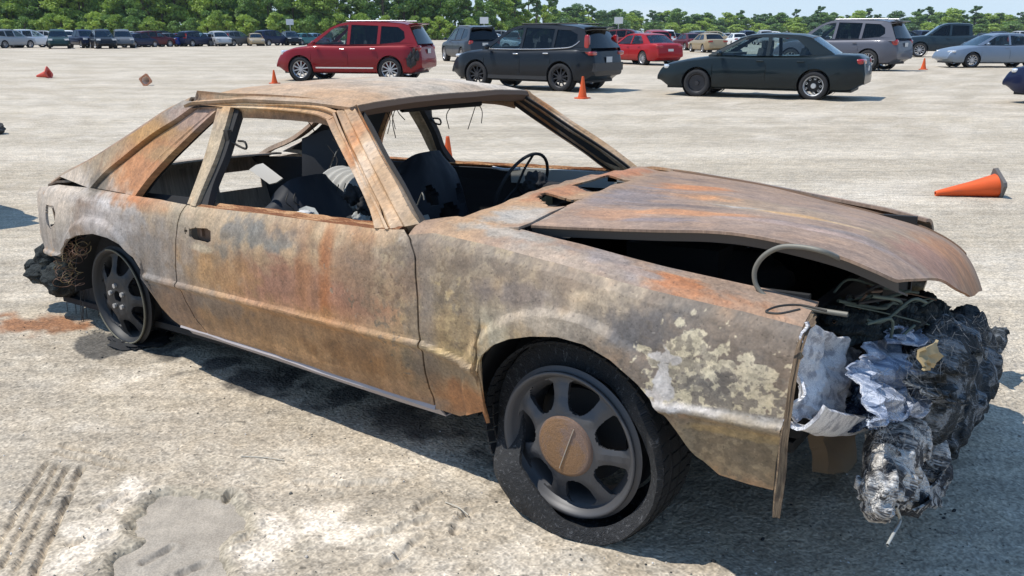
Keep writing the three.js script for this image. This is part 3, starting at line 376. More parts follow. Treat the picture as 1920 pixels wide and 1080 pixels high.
both('pillar_jamb', strip([[[434, 202], [443, 208]], [[425, 234], [434, 236]], [[406, 294], [416, 295]], [[384, 346], [395, 346]], [[368, 386], [384, 386]]], 30, 6, -0.012, 0.03, OUT), M.soot);
both('rear_pillar', strip([[[343, 188], [372, 191]], [[302, 214], [331, 221]], [[255, 246], [281, 253]], [[200, 281], [231, 293]], [[158, 306], [196, 322]], [[112, 331], [168, 353]]], 40, 10, 0.0, 0.05), M.side);
{ const [a] = both('quarter_trim_panel', strip([[[374, 195], [409, 201]], [[335, 225], [379, 228]], [[285, 258], [342, 263]], [[235, 298], [304, 301]], [[201, 324], [271, 338]], [[172, 354], [249, 368]]], 40, 14, -0.022, 0.03, OUT, t => 0.012 * sstep(0.72, 0.8, t) - 0.006 * Math.exp(-(((t - 0.86) / 0.03) ** 2))), M.side); a.userData.label = 'orange-rusted trim panel behind the side window'; }
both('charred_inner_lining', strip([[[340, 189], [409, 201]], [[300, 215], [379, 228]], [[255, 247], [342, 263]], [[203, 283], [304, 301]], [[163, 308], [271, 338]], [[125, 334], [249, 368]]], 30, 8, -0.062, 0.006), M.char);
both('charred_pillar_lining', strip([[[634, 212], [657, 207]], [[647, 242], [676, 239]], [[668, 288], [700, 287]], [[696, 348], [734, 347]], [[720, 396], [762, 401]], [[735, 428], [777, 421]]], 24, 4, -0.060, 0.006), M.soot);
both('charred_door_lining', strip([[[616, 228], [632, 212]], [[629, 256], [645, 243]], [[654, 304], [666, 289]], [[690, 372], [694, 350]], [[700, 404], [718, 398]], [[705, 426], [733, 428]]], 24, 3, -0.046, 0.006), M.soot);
// inner quarter walls, wheel houses (dark)
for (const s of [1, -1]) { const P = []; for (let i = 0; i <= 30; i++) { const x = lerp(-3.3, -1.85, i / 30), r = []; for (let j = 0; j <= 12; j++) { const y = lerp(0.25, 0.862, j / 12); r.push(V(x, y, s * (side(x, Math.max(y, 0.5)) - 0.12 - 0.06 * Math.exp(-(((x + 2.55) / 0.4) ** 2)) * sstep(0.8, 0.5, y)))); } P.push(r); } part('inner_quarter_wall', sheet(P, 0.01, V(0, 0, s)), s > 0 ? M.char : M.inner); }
// ---- roof
const railY = x => interp(x, [-2.2, -2.08, -1.7, -1.3, -1.06], [1.235, 1.262, 1.272, 1.257, 1.236]);
{ const P = []; for (let i = 0; i <= 60; i++) { const r = []; for (let j = 0; j <= 60; j++) { const s = j / 30 - 1, xf = -1.065 + 0.05 * (1 - s * s), xr = -2.14 - 0.05 * (1 - s * s), t = i / 60, x = lerp(xr, xf, t), z = s * 0.565, edge = Math.pow(Math.abs(s), 3.2);
    const y = railY(x) + 0.062 * (1 - edge) * (0.75 + 0.25 * Math.sin(Math.PI * clamp(t * 1.0))) - 0.02 * sstep(0.93, 1, t) * (1 - edge) + 0.014 * (fbm(x * 3 + 8, z * 3, 3) - 0.5) * (1 - edge); r.push(V(x, y, z)); } P.push(r); }
  part('roof', sheet(P, 0.012, V(0, 1, 0), uvT), M.top);
  part('charred_headliner', sheet(P.filter((_, i) => i % 3 === 0).map(r => r.filter((_, j) => j % 3 === 0).map(q => V(q.x, q.y - 0.022, q.z * 0.985))), 0.004, V(0, 1, 0)), M.char);
  const H = P[60], hd = H.map((q, j) => { const s = j / 30 - 1; return [V(q.x + 0.004, q.y - 0.004, q.z), V(q.x + 0.012, q.y - 0.022, q.z * 0.995), V(q.x - 0.01, q.y - 0.045, q.z * 0.985), V(q.x - 0.09, q.y - 0.05, q.z * 0.97)]; }); part('windshield_header', sheet(hd, 0.008, V(1, -0.3, 0)), M.brownbar);
  const Rr = P[0], hr = Rr.map(q => [V(q.x - 0.004, q.y - 0.004, q.z * 0.98), V(q.x - 0.02, q.y - 0.03, q.z * 0.95), V(q.x + 0.1, q.y - 0.05, q.z * 0.94)]); part('rear_header', sheet(hr, 0.008, V(-1, -0.3, 0)), M.soot);
  const vis = tube([V(-1.16, 1.205, 0.2), V(-1.17, 1.20, -0.1), V(-1.18, 1.195, -0.33)], 0.014, 12, 6); vis.scale(1, 1, 1); part('sun_visor_rod', vis, M.char);
  // ceiling bows
  for (const x of [-1.45, -1.8]) { const q = []; for (let j = 0; j <= 12; j++) { const s = j / 6 - 1; q.push(V(x, railY(x) - 0.02 + 0.05 * (1 - s * s), s * 0.54)); } part('roof_bow', tube(q, 0.018, 24, 6), M.soot); }
}
// ---- rear hatch frame (glass gone)
{ for (const s of [1, -1]) { const A = [[338, 186], [290, 210], [240, 243], [190, 276], [145, 304], [102, 326], [77, 344]].map(p => { const q = S(p[0] + 5, p[1] + 3); q.z = (q.z - 0.03); return q; }); const c = new THREE.CatmullRomCurve3(A), P = []; for (let i = 0; i <= 30; i++) { const q = c.getPoint(i / 30); P.push([0, 1, 2, 3].map(j => V(q.x, q.y + [0.0, 0.014, 0.01, -0.02][j], s * (q.z - [0, 0.012, 0.07, 0.085][j])))); } part('hatch_side_bar', sheet(P, 0.01, V(0, 1, 0), uvT), M.top); }
  const P = []; for (let i = 0; i <= 40; i++) { const s = i / 20 - 1, bow = 1 - s * s; const x = -3.12 - 0.10 * bow; P.push([V(x + 0.06, 0.885 + 0.012 * bow, s * 0.64), V(x, 0.882 + 0.018 * bow, s * 0.665), V(x - 0.09, 0.876 + 0.014 * bow, s * 0.69), V(x - 0.15, 0.86 + 0.012 * bow, s * 0.70), V(x - 0.165, 0.83, s * 0.70), V(x - 0.15, 0.60, s * 0.70), V(x - 0.12, 0.45, s * 0.68)]); }
  const lampH = p => p.y > 0.64 && p.y < 0.79 && Math.abs(Math.abs(p.z) - 0.5) < 0.14; part('tail_panel', sheetOpen(P.map(r => { const o = []; for (let k = 0; k < r.length - 1; k++) for (let t = 0; t < 4; t++) o.push(r[k].clone().lerp(r[k + 1], t / 4)); o.push(r[r.length - 1]); return o; }), 0.01, V(-1, 0.3, 0), uvT, lampH), M.top); }
// ---- hood: near side sprung up, far front corner drooping
const hoodPt = (t, s) => { // t rear..front, s near(0)..far(1)
  const N = [[-0.22, 0.876], [-0.03, 0.884], [0.21, 0.898], [0.39, 0.910], [0.53, 0.905], [0.70, 0.880], [0.80, 0.850], [0.852, 0.822]], F = [[-0.34, 0.886], [-0.10, 0.862], [0.10, 0.838], [0.345, 0.79], [0.52, 0.756], [0.69, 0.712], [0.815, 0.638], [0.888, 0.525]];
  const at = (A) => { const u = t * 7, k = Math.min(6, Math.floor(u)), f = u - k, g = i => A[clamp(i, 0, 7)]; const cr = c => { const p0 = g(k - 1)[c], p1 = g(k)[c], p2 = g(k + 1)[c], p3 = g(k + 2)[c]; return 0.5 * (2 * p1 + (p2 - p0) * f + (2 * p0 - 5 * p1 + 4 * p2 - p3) * f * f + (3 * p1 - p0 - 3 * p2 + p3) * f * f * f); }; return [cr(0), cr(1)]; };
  const a = at(N), b = at(F), z = lerp(0.625, -0.60, s), bow = 1 - (2 * s - 1) ** 2, x = lerp(a[0], b[0], s) + 0.03 * bow * (t > 0.5 ? (t - 0.5) * 2 : (t - 0.5) * 0.4), y = lerp(a[1], b[1], s) + 0.028 * bow * (1 - t ** 6) - 0.022 * t ** 10 * Math.exp(-(((s - 0.66) / 0.2) ** 2)) + 0.02 * t ** 10 * Math.exp(-(((s - 0.25) / 0.16) ** 2)) + 0.018 * (fbm(x * 3.2 + 4, z * 3.2, 3) - 0.5) * sstep(0, 0.1, s) * sstep(1, 0.9, s) + 0.006 * Math.exp(-(((s - 0.5) / 0.05) ** 2)) * (1 - t);
  let zz = z; if (t > 0.8) zz *= 1 - (z < 0 ? 0.10 : 0.05) * ((t - 0.8) / 0.2) ** 2; return V(x, y, zz);
};
{ const P = []; for (let i = 0; i <= 70; i++) { const r = []; for (let j = 0; j <= 60; j++) r.push(hoodPt(i / 70, j / 60)); P.push(r); }
  const notch = p => p.x > 0.845 && p.z < 0.18 && p.z > -0.14 && p.y < 0.60 + 0.42 * (p.z + 0.14) + 0.03;
  const hood = part('hood', sheetOpen(P, 0.008, V(0, 1, 0), uvT, () => false), M.top, wreck, 'sprung rusty hood with orange streaks');
  const fl = []; for (let i = 0; i <= 60; i++) { const q = hoodPt(i / 60, 0.004), q2 = hoodPt(i / 60, 0.06); fl.push([V(q.x, q.y - 0.009, q.z), V(q.x, q.y - 0.034, q.z - 0.006), V(q2.x, q2.y - 0.045, q2.z)]); } part('hood_inner_flange', sheet(fl, 0.005, OUT), std(C3(0.085, 0.072, 0.06), 0.9), hood);
  const fl2 = []; for (let i = 0; i <= 60; i++) { const q = hoodPt(i / 60 * 0.86, 0.996); fl2.push([V(q.x, q.y + 0.006, q.z - 0.003), V(q.x, q.y - 0.004, q.z - 0.02), V(q.x, q.y - 0.04, q.z - 0.03)]); } part('hood_edge_seal', sheet(fl2, 0.012, V(0, 1, -1)), M.brownbar, hood);
  for (const s of [0.25, 0.5, 0.75]) { const q = []; for (let i = 0; i <= 10; i++) { const p = hoodPt(i / 10 * 0.72 + 0.03, s); q.push(V(p.x, p.y - 0.035, p.z)); } part('hood_brace', tube(q, 0.02, 20, 6), M.soot, hood); } }
// ---- cowl with two vent openings
{ const wb = [[868, 404], [905, 394], [950, 382], [1000, 366], [1050, 350], [1100, 336], [1150, 324], [1178, 318]].map(p => Yp(p[0], p[1], 0.892)).map(p => [p.z, p.x]).sort((a, b) => a[0] - b[0]); wb.unshift([-0.68, wb[0][1] - 0.05]); wb.push([0.68, wb[wb.length - 1][1] - 0.02]);
  const vents = [[[1008, 376], [1018, 369], [1060, 372], [1088, 378], [1060, 388], [1030, 385]], [[1074, 354], [1140, 334], [1196, 337], [1180, 346], [1134, 362], [1100, 358]]].map(v => v.map(p => { const q = Yp(p[0], p[1], 0.89); return [q.x, q.z]; }));
  const P = []; for (let i = 0; i <= 110; i++) { const z = lerp(-0.68, 0.68, i / 110), s = (0.625 - z) / 1.225, h = hoodPt(0, clamp(s)), xw = ip(z, wb), r = []; for (let j = 0; j <= 40; j++) { const t = j / 40, x = lerp(xw, h.x - 0.008, t); r.push(V(x, 0.902 - 0.02 * Math.abs(z) * Math.abs(z) * 2 - 0.008 * t + 0.006 * Math.sin(t * 7) + 0.008 * (fbm(x * 8, z * 8, 3) - 0.5) + 0.008 * sstep(0.08, 0, t) * (n2(z * 16, 3)), z)); } P.push(r); }
  for (const v of vents) snapTo(P, v, 'z', 0.008);
  part('cowl_panel', sheetOpen(P, 0.008, V(0, 1, 0), uvT, p => vents.some(v => inPoly(p.x, p.z, v))), M.top);
  part('cowl_plenum', merge([bx(0.3, 0.01, 1.3, -0.42, 0.77, 0)]), M.char); }
// ---- dark inside: floor, firewall, engine bay, boot floor
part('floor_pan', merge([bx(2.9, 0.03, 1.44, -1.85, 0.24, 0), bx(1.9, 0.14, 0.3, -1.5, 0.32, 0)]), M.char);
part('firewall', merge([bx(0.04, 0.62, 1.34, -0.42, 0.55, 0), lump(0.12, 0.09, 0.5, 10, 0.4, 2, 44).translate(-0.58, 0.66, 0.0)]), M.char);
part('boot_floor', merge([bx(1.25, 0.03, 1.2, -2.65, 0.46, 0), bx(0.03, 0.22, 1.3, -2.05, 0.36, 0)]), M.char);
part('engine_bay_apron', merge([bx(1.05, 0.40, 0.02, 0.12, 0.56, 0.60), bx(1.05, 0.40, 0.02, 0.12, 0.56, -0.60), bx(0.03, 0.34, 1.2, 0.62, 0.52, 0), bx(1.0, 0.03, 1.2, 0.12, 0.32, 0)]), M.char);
part('engine_block', merge([lump(0.30, 0.16, 0.24, 12, 0.25, 2, 4).translate(0.08, 0.58, 0), bx(0.34, 0.10, 0.12, 0.05, 0.70, 0.14), bx(0.34, 0.10, 0.12, 0.05, 0.70, -0.14), tube([V(0.4, 0.6, 0.3), V(0.3, 0.66, 0.4), V(0.05, 0.62, 0.45), V(-0.2, 0.66, 0.42)], 0.02, 20, 6)]), M.soot);
part('underbody_rail', merge([bx(3.4, 0.08, 0.08, -1.3, 0.20, 0.42), bx(3.4, 0.08, 0.08, -1.3, 0.20, -0.42)]), M.char);
part('fuel_tank', lump(0.26, 0.12, 0.48, 12, 0.12, 2, 31).translate(-3.0, 0.36, 0.1), M.char);
// inner arches
for (const [cx, R, ty] of [[0.03, 0.38, 0], [-2.56, 0.42, 0]]) for (const s of [1, -1]) { const P = []; for (let i = 0; i <= 24; i++) { const a = lerp(0.12, Math.PI - 0.12, i / 24); P.push([0.79, 0.68, 0.55].map(z => V(cx + Math.cos(a) * R, 0.29 + Math.sin(a) * (R - 0.02), s * z))); } part('wheel_house', sheet(P, 0.008, V(0, -1, 0)), M.char); }
// left door inner structure seen through the windshield
part('door_reinforcement', merge([bx(0.62, 0.075, 0.03, -0.98, 0.815, -0.70), bx(0.2, 0.04, 0.03, -0.62, 0.83, -0.70)]), M.greyash);
part('door_speaker_bracket', merge([bx(0.09, 0.16, 0.06, -1.10, 0.68, -0.68), bx(0.12, 0.04, 0.05, -1.12, 0.60, -0.68)]), M.tan);
part('door_wiring', merge([tube([V(-1.4, 0.85, -0.68), V(-1.3, 0.845, -0.66), V(-1.22, 0.852, -0.67)], 0.008, 10, 6)]), M.ash);
// ---- seats
function seatBack(wd, ht, th, holes) { const P = []; for (let i = 0; i <= 40; i++) { const u = i / 40 * 2 - 1, r = []; for (let j = 0; j <= 30; j++) { const v = j / 30; const w = wd * (1 - 0.34 * sstep(0.72, 1, v) ** 2) * (0.94 + 0.06 * Math.sin(v * 3)); r.push(V(0.07 * (1 - u * u) * Math.sin(v * 2.6) - 0.05 * Math.abs(u) ** 4 + 0.03 * (fbm(u * 3 + 3, v * 4, 3) - 0.5), v * ht - 0.05 * Math.abs(u) ** 5 * sstep(0.8, 1, v), u * w)); } P.push(r); } return sheetOpen(P, th, V(1, 0, 0), (x, y, z) => [z, y], holes); }
{ const a = seatBack(0.25, 0.60, 0.05, () => false); a.rotateZ(0.34); a.translate(-1.42, 0.36, 0.36); const s = part('front_seat', a, M.seat, wreck, 'charred black front seat back leaning rearward'); 
  const b = lump(0.24, 0.07, 0.24, 10, 0.3, 3, 7); b.translate(-1.2, 0.40, 0.36); part('seat_cushion', b, M.char, s);
  const c = seatBack(0.25, 0.62, 0.05, p => Math.hypot((p.z) / 0.07, (p.y - 0.30) / 0.05) < 1 || Math.hypot((p.z + 0.12) / 0.05, (p.y - 0.38) / 0.05) < 1 || Math.hypot((p.z - 0.09) / 0.035, (p.y - 0.40) / 0.05) < 1); c.rotateZ(0.30); c.translate(-1.40, 0.36, -0.36); const d = part('front_seat', c, M.seat, wreck, 'charred seat back with holes behind the steering wheel'); 
  const e = lump(0.24, 0.06, 0.24, 10, 0.3, 3, 9); e.translate(-1.18, 0.40, -0.36); part('seat_cushion', e, M.char, d); part('seat_spring_plate', bx(0.02, 0.2, 0.05, -1.43, 0.58, -0.2, 0.3), M.greyash, d); }
{ const P = []; for (let i = 0; i <= 60; i++) { const a = i / 60, r = []; for (let j = 0; j <= 16; j++) { const b = j / 16 * Math.PI; const R = 0.14 + 0.008 * Math.sin(a * 50); r.push(V(-2.24 + a * 0.42, 0.72 - a * 0.06 + Math.sin(b) * R, -0.36 + Math.cos(b) * R * 1.2)); } P.push(r); } part('rear_seat_frame', sheet(P, 0.01, V(0, 1, 0)), std(C3(0.5, 0.49, 0.46), 1), wreck, 'pale ash-covered ribbed rear seat frame'); }
{ const c = Zp(500, 322, 0.0); const g = bx(0.30, 0.02, 0.14); g.rotateZ(-0.5); g.rotateY(0.5); g.rotateX(0.5); g.translate(-2.65, 0.83, -0.2); part('boot_scrap_panel', sheet([[Zp(467, 318, -0.2), Zp(505, 345, -0.15)], [Zp(480, 309, -0.22), Zp(518, 342, -0.16)], [Zp(493, 306, -0.24), Zp(530, 334, -0.18)]], 0.008, V(0.3, 0.5, 1)), std(C3(0.46, 0.43, 0.38), 0.95)); part('inner_quarter_plate', sheet([[V(-2.85, 0.66, -0.60), V(-2.8, 0.98, -0.60)], [V(-2.65, 0.70, -0.63), V(-2.6, 1.03, -0.60)], [V(-2.45, 0.70, -0.62), V(-2.42, 1.05, -0.59)]], 0.01, V(0, 0, 1)), std(C3(0.05, 0.05, 0.052), 0.9)); const zc = 0.52; const g2 = sheet([[Zp(560, 392, zc), Zp(572, 425, zc)], [Zp(574, 386, zc - 0.01), Zp(592, 425, zc)], [Zp(590, 390, zc - 0.03), Zp(614, 425, zc - 0.02)]], 0.01, V(0.3, 0.4, 1)); part('insulation_scrap', g2, std(C3(0.5, 0.5, 0.46), 1)); for (let k = 0; k < 9; k++) { const q = Zp(rr(512, 606), rr(396, 418), zc + rr(-0.03, 0.05)), g3 = lump(rr(0.02, 0.05), rr(0.01, 0.025), rr(0.02, 0.05), 6, 0.6, 2.5, 41 + k); g3.translate(q.x, q.y, q.z); part('ash_clump', g3, k % 3 ? M.ash : M.char); } for (let k = 0; k < 7; k++) { const q = Zp(rr(640, 710), rr(365, 420), 0.45 + rr(-0.1, 0.1)), g3 = lump(rr(0.02, 0.05), rr(0.015, 0.04), rr(0.02, 0.05), 6, 0.7, 2.5, 51 + k); g3.translate(q.x, q.y, q.z); part('burnt_clump', g3, k % 3 ? M.char : M.greyash); } for (let k = 0; k < 8; k++) { const a = Zp(rr(610, 660), rr(255, 300), -0.4), b = a.clone().add(V(rr(-0.1, 0.15), -rr(0.08, 0.25), rr(-0.1, 0.1))); part('hanging_wire', tube([a, a.clone().lerp(b, 0.5).add(V(rr(-0.05, 0.05), 0, rr(-0.05, 0.05))), b], 0.003, 12, 4), k % 2 ? M.greyash : M.thinwire); } }
for (let k = 0; k < 9; k++) { const q = []; let p = V(-0.80 + rr(-0.1, 0.1), 0.70 + rr(-0.05, 0.1), 0.58 + rr(-0.06, 0.06)); for (let i = 0; i < 8; i++) { q.push(p.clone()); p = p.clone().add(V(rr(-0.06, 0.06), rr(-0.06, 0.06), rr(-0.05, 0.05))); p.y = clamp(p.y, 0.62, 0.93); p.z = Math.min(p.z, 0.72); } part('loose_wire', tube(q, 0.003, 30, 5), k % 2 ? M.wire : M.brownbar); }
{ const g = lump(0.06, 0.08, 0.05, 10, 0.5, 3, 77); g.translate(-0.82, 0.76, 0.52); part('melted_dash_lump', g, M.char); }
// steering wheel
{ const g = new THREE.TorusGeometry(0.185, 0.0075, 8, 48); const sp = [0, 2.2, 4.1].map(a => tube([V(0, 0, 0.03), V(Math.cos(a + 1.57) * 0.1, Math.sin(a + 1.57) * 0.1, 0.02), V(Math.cos(a + 1.57) * 0.18, Math.sin(a + 1.57) * 0.18, 0)], 0.006, 6, 5)); const w = merge([g, ...sp]); w.rotateX(-0.42); w.rotateY(-Math.PI / 2); w.translate(-0.985, 0.80, -0.36); const s = part('steering_wheel', w, M.char); const c = lump(0.06, 0.06, 0.05, 10, 0.4, 3, 13); c.translate(-0.90, 0.83, -0.36); part('steering_column', merge([c, tube([V(-0.95, 0.80, -0.36), V(-0.78, 0.82, -0.36), V(-0.5, 0.76, -0.36)], 0.03, 10, 8)]), M.char, s); }
// belt anchors on the middle pillars
for (const s of [1, -1]) part('belt_loop', merge([tube([V(-1.76, 1.11, s * 0.62), V(-1.71, 1.08, s * 0.60), V(-1.67, 1.075, s * 0.60), V(-1.675, 1.10, s * 0.60), V(-1.72, 1.105, s * 0.60)], 0.005, 16, 5), bx(0.03, 0.05, 0.02, -1.765, 1.125, s * 0.615)]), M.thinwire);
// bared springs and scorched strands in the cabin
for (let k = 0; k < 9; k++) { const q = []; for (let i = 0; i <= 14; i++) q.push(V(-1.46 - i / 14 * 0.18 + 0.085, 0.44 + i / 14 * 0.44, 0.20 + k * 0.04 + 0.012 * (i % 2 ? 1 : -1))); part('seat_spring', tube(q, 0.0025, 42, 4), k % 3 ? M.thinwire : M.wire); }
for (let k = 0; k < 10; k++) { const a = V(rr(-2.0, -1.2), 1.22, rr(-0.5, 0.5)), b = a.clone().add(V(rr(-0.05, 0.05), -rr(0.05, 0.16), rr(-0.05, 0.05))); part('hanging_strand', tube([a, a.clone().lerp(b, 0.5).add(V(rr(-0.03, 0.03), 0, rr(-0.03, 0.03))), b], 0.0025, 10, 4), M.thinwire); }
for (let k = 0; k < 16; k++) { const g = lump(rr(0.03, 0.09), rr(0.02, 0.06), rr(0.03, 0.09), 6, 0.6, 2.2, 120 + k); g.translate(rr(-2.5, -1.5), rr(0.50, 0.68), rr(-0.5, 0.45)); part('burnt_rubble', g, k % 4 === 0 ? M.greyash : M.char); }
// ---- wheels
function rimGeo(nw, fine) { // face with windows between broad spokes, outward +z, centre at origin
  const P = [], nA = nw * (fine ? 64 : 14), nR = fine ? 50 : 14, zf = r => interp(r, [0.02, 0.09, 0.115, 0.15, 0.19, 0.216, 0.226], [0.004, 0.004, -0.002, -0.022, -0.034, -0.030, -0.012]);
  for (let i = 0; i <= nA; i++) { const a = i / nA * Math.PI * 2, row = []; for (let j = 0; j <= nR; j++) { const r = lerp(0.03, 0.226, j / nR), ph = ((a * nw / (Math.PI * 2)) % 1) - 0.5; const edge = Math.abs(ph) * 2 * Math.PI / nw * r, hw = 0.02 + 0.40 * (r - 0.11); row.push(V(Math.cos(a) * r, Math.sin(a) * r, zf(r) + 0.010 * sstep(0.10, 0.14, r) * sstep(0.215, 0.18, r) * sstep(0.0, 0.3, Math.abs(ph) - 0.2))); } P.push(row); }
  const win = p => { const r = Math.hypot(p.x, p.y), ph = ((((Math.atan2(p.y, p.x) + Math.PI * 2) * nw / (Math.PI * 2)) % 1) - 0.5) * 2 * Math.PI / nw * r, u = (r - 0.160) / 0.046, hw = 0.032 + 0.42 * (r - 0.125), v = ph / Math.max(0.012, hw); return Math.pow(Math.abs(u), 3.2) + Math.pow(Math.abs(v), 3.2) < 1; };
  const face = sheetOpen(P, 0.022, V(0, 0, 1), (x, y) => [x * 3, y * 3], win);
  const barrel = new THREE.LatheGeometry([[0.205, -0.17], [0.19, -0.15], [0.185, -0.05], [0.205, -0.035], [0.212, -0.015], [0.222, 0.0], [0.232, 0.004], [0.234, -0.006], [0.226, -0.014], [0.215, -0.04], [0.2, -0.06], [0.2, -0.16], [0.225, -0.175]].map(q => new THREE.Vector2(...q)), 72); barrel.rotateX(Math.PI / 2);
  return { face, barrel };
}
const RIM = rimGeo(7, true), RIMC = rimGeo(7, false), hubG = new THREE.CylinderGeometry(0.15, 0.15, 0.02, 40).rotateX(Math.PI / 2).translate(0, 0, -0.11);
function wheelAt(world, s, label, mat) { const g = new THREE.Group(); g.name = 'wheel'; g.position.copy(w2c(world)); g.rotation.z = -TH; if (s < 0) g.rotation.y = Math.PI; wreck.add(g); if (label) g.userData.label = label; mesh('rim_face', s > 0 ? RIM.face : RIMC.face, mat, g); mesh('rim_barrel', RIM.barrel, mat, g); mesh('brake_disc', hubG, M.char, g); return g; }
function tyreGeo(burst) { // outboard +z; a collapsed tyre: bead off the rim, walls slumped on the ground
  const P = [], nA = 120, prof = [[0.236, -0.005], [0.262, 0.012], [0.292, 0.012], [0.312, -0.004], [0.321, -0.03], [0.323, -0.075], [0.323, -0.12], [0.320, -0.165], [0.308, -0.19], [0.28, -0.2], [0.235, -0.185]];
  for (let i = 0; i <= nA; i++) { const a = i / nA * Math.PI * 2, r = []; const gz = (c, w) => { const q = (((a - c + 9.42478) % 6.28319) - 3.14159) / w; return Math.exp(-q * q); }, ll = gz(4.15, 1.0), bt = gz(5.0, 0.55), rt = gz(5.9, 0.9);
    prof.forEach(([R, z], k) => { let rad = R, zz = z; const outb = sstep(4, 0, k); if (burst) { const tk = sstep(0.5, 1.2, a) * sstep(3.75, 3.2, a); if (k < 6) zz -= tk * [0.05, 0.075, 0.085, 0.08, 0.055, 0.02][k]; rad -= tk * [0.012, 0.02, 0.016, 0.012, 0.006, 0.004, 0.004, 0.004, 0, 0, 0][k]; if (k < 5) { rad += -[0.07, 0.05, 0.022, 0.005, 0][k] * ll + outb * (0.030 * rt + 0.02 * bt); zz += 0.06 * ll * (1 - k / 7) + 0.03 * bt * outb - 0.02 * rt * (k < 2 ? 1 : 0); } }
      let x = Math.cos(a) * rad + (burst ? 0.012 * outb : 0), y = Math.sin(a) * rad; const floor = -0.267 + 0.004; if (y < floor) { const ov = floor - y; y = floor - ov * 0.02; x += (burst ? 0.25 : 0) * ov; zz += (k <= 5 ? 0.55 : -0.4) * ov * sstep(0.235, 0.3, R); }
      r.push(V(x + 0.004 * (n2(a * 6, k * 3) - 0.5), y + 0.004 * (n2(a * 7 + 9, k * 3) - 0.5), zz + 0.004 * (n2(a * 9 + 4, k) - 0.5))); }); P.push(r); }
  return sheet(P, 0.012, V(0, 0, 0.001), (x, y, z) => [Math.atan2(y, x) * 1.2, Math.hypot(x, y) * 3 + z * 3]);
}
const treadGeo = () => { const gs = []; for (let k = 0; k < 96; k++) { const a = k / 96 * Math.PI * 2 + (k % 2) * 0.01, y = Math.sin(a) * 0.323; if (y < -0.245) continue; for (const [z, w, sk] of [[-0.028, 0.034, 0.25], [-0.074, 0.038, 0], [-0.122, 0.038, 0], [-0.166, 0.034, -0.25]]) { const g = new THREE.BoxGeometry(0.007, 0.0175, w); g.rotateX(sk); g.translate(0.323 + (Math.abs(z + 0.097) > 0.06 ? -0.004 : 0), 0, z); g.rotateZ(a); gs.push(g); } } return merge(gs); };
{ const w = wheelAt(V(0.011, 0.267, 0.80), 1, 'grey seven-spoke wheel with a brown cap and a collapsed tyre', M.rim); mesh('tyre', tyreGeo(true), M.tyre, w).userData.label = 'burst tyre slumped off its rim'; mesh('tread_blocks', treadGeo(), M.tyre, w);
  const cap = new THREE.LatheGeometry([[0, 0.007], [0.05, 0.0065], [0.086, 0.005], [0.094, 0.001], [0.097, -0.006], [0.097, -0.02]].map(q => new THREE.Vector2(...q)), 48); cap.rotateX(Math.PI / 2); cap.translate(0, 0, 0.008); const c = mesh('hub_cap', cap, M.cap, w); mesh('cap_seam', new THREE.BoxGeometry(0.002, 0.15, 0.003).rotateZ(-0.32).translate(0.012, 0, 0.0165), std(C3(0.42, 0.36, 0.29), 0.8), w); }
{ const w = wheelAt(V(-2.556, 0.246, 0.79), 1, 'blackened bare rim with no tyre', M.rimdark); for (let k = 0; k < 5; k++) { const a = k / 5 * Math.PI * 2 + 0.4; mesh('lug_nut', new THREE.CylinderGeometry(0.012, 0.012, 0.03, 6).rotateX(Math.PI / 2).translate(Math.cos(a) * 0.056, Math.sin(a) * 0.056, 0.0), M.nut, w); }
  mesh('rim_edge', new THREE.TorusGeometry(0.231, 0.0045, 6, 72, 4.4).rotateZ(-2.6).translate(0, 0, 0.003), std(C3(0.16, 0.15, 0.11), 0.7, 0.1), w); mesh('tyre_cord_residue', lump(0.16, 0.02, 0.13, 14, 0.4, 3, 71).translate(0, -0.236, -0.08), M.char, w); }
{ const w = wheelAt(V(0.011, 0.267, -0.80), -1, null, M.rimdark); mesh('tyre', tyreGeo(false), M.tyre, w); wheelAt(V(-2.556, 0.246, -0.79), -1, null, M.rimdark); }
part('axle', bx(0.08, 0.08, 1.4, -2.556, 0.36, 0), M.char); part('axle', bx(0.08, 0.08, 1.3, 0.0, 0.27, 0), M.char);
// ---- torn nose: headlight housing foil, tray, hanging strip, melted bumper
function patchX(c, x, n, m, amp, fr, sd, th, fx = 0) { // crumpled sheet through four traced corners (TL, TR, BR, BL) lying near the plane x
  const q = c.map(([px, py, dx]) => Xp(px, py, x + (dx || 0))), P = []; for (let i = 0; i <= n; i++) { const r = []; for (let j = 0; j <= m; j++) { const u = i / n, v = j / m, a = q[0].clone().lerp(q[1], u), b = q[3].clone().lerp(q[2], u), p = a.lerp(b, v); const k = (fbm(u * fr + sd, v * fr * 1.3, 4) - 0.5); p.x += amp * (k * 2 + fx * Math.abs(((u * 2.5 + sd) % 1) - 0.5)); p.y += amp * 0.5 * (n2(u * 9 + sd, v * 2) - 0.5); p.z += amp * 0.5 * (n2(u * 2 + 5, v * 8 + sd) - 0.5); r.push(p); } P.push(r); } return sheet(P, th, V(1, 0, 0), (x2, y, z) => [z * 2, y * 2]); }
part('headlight_housing', patchX([[1505, 600, 0.0], [1612, 648, 0.02], [1592, 792, 0.03], [1476, 782, 0]], 0.70, 24, 24, 0.05, 3.2, 2.3, 0.006, 0.8), M.foil, wreck, 'crumpled pale aluminium headlight housing');
part('headlight_tray', (() => { const P = []; for (let i = 0; i <= 30; i++) { const u = i / 30, a = Xp(lerp(1472, 1618, u), 788 + 18 * Math.sin(u * 3) - 6 * u, 0.70 + 0.02 * u), r = []; for (let j = 0; j <= 6; j++) r.push(V(a.x + j * 0.014, a.y + 0.006 * j * j * 0.25 - 0.02 * Math.sin(j / 6 * 3.1) + 0.006 * n2(u * 12, j), a.z)); P.push(r); } return sheet(P, 0.008, V(0, 1, 0), (x, y, z) => [z * 2, x * 2]); })(), M.foil);
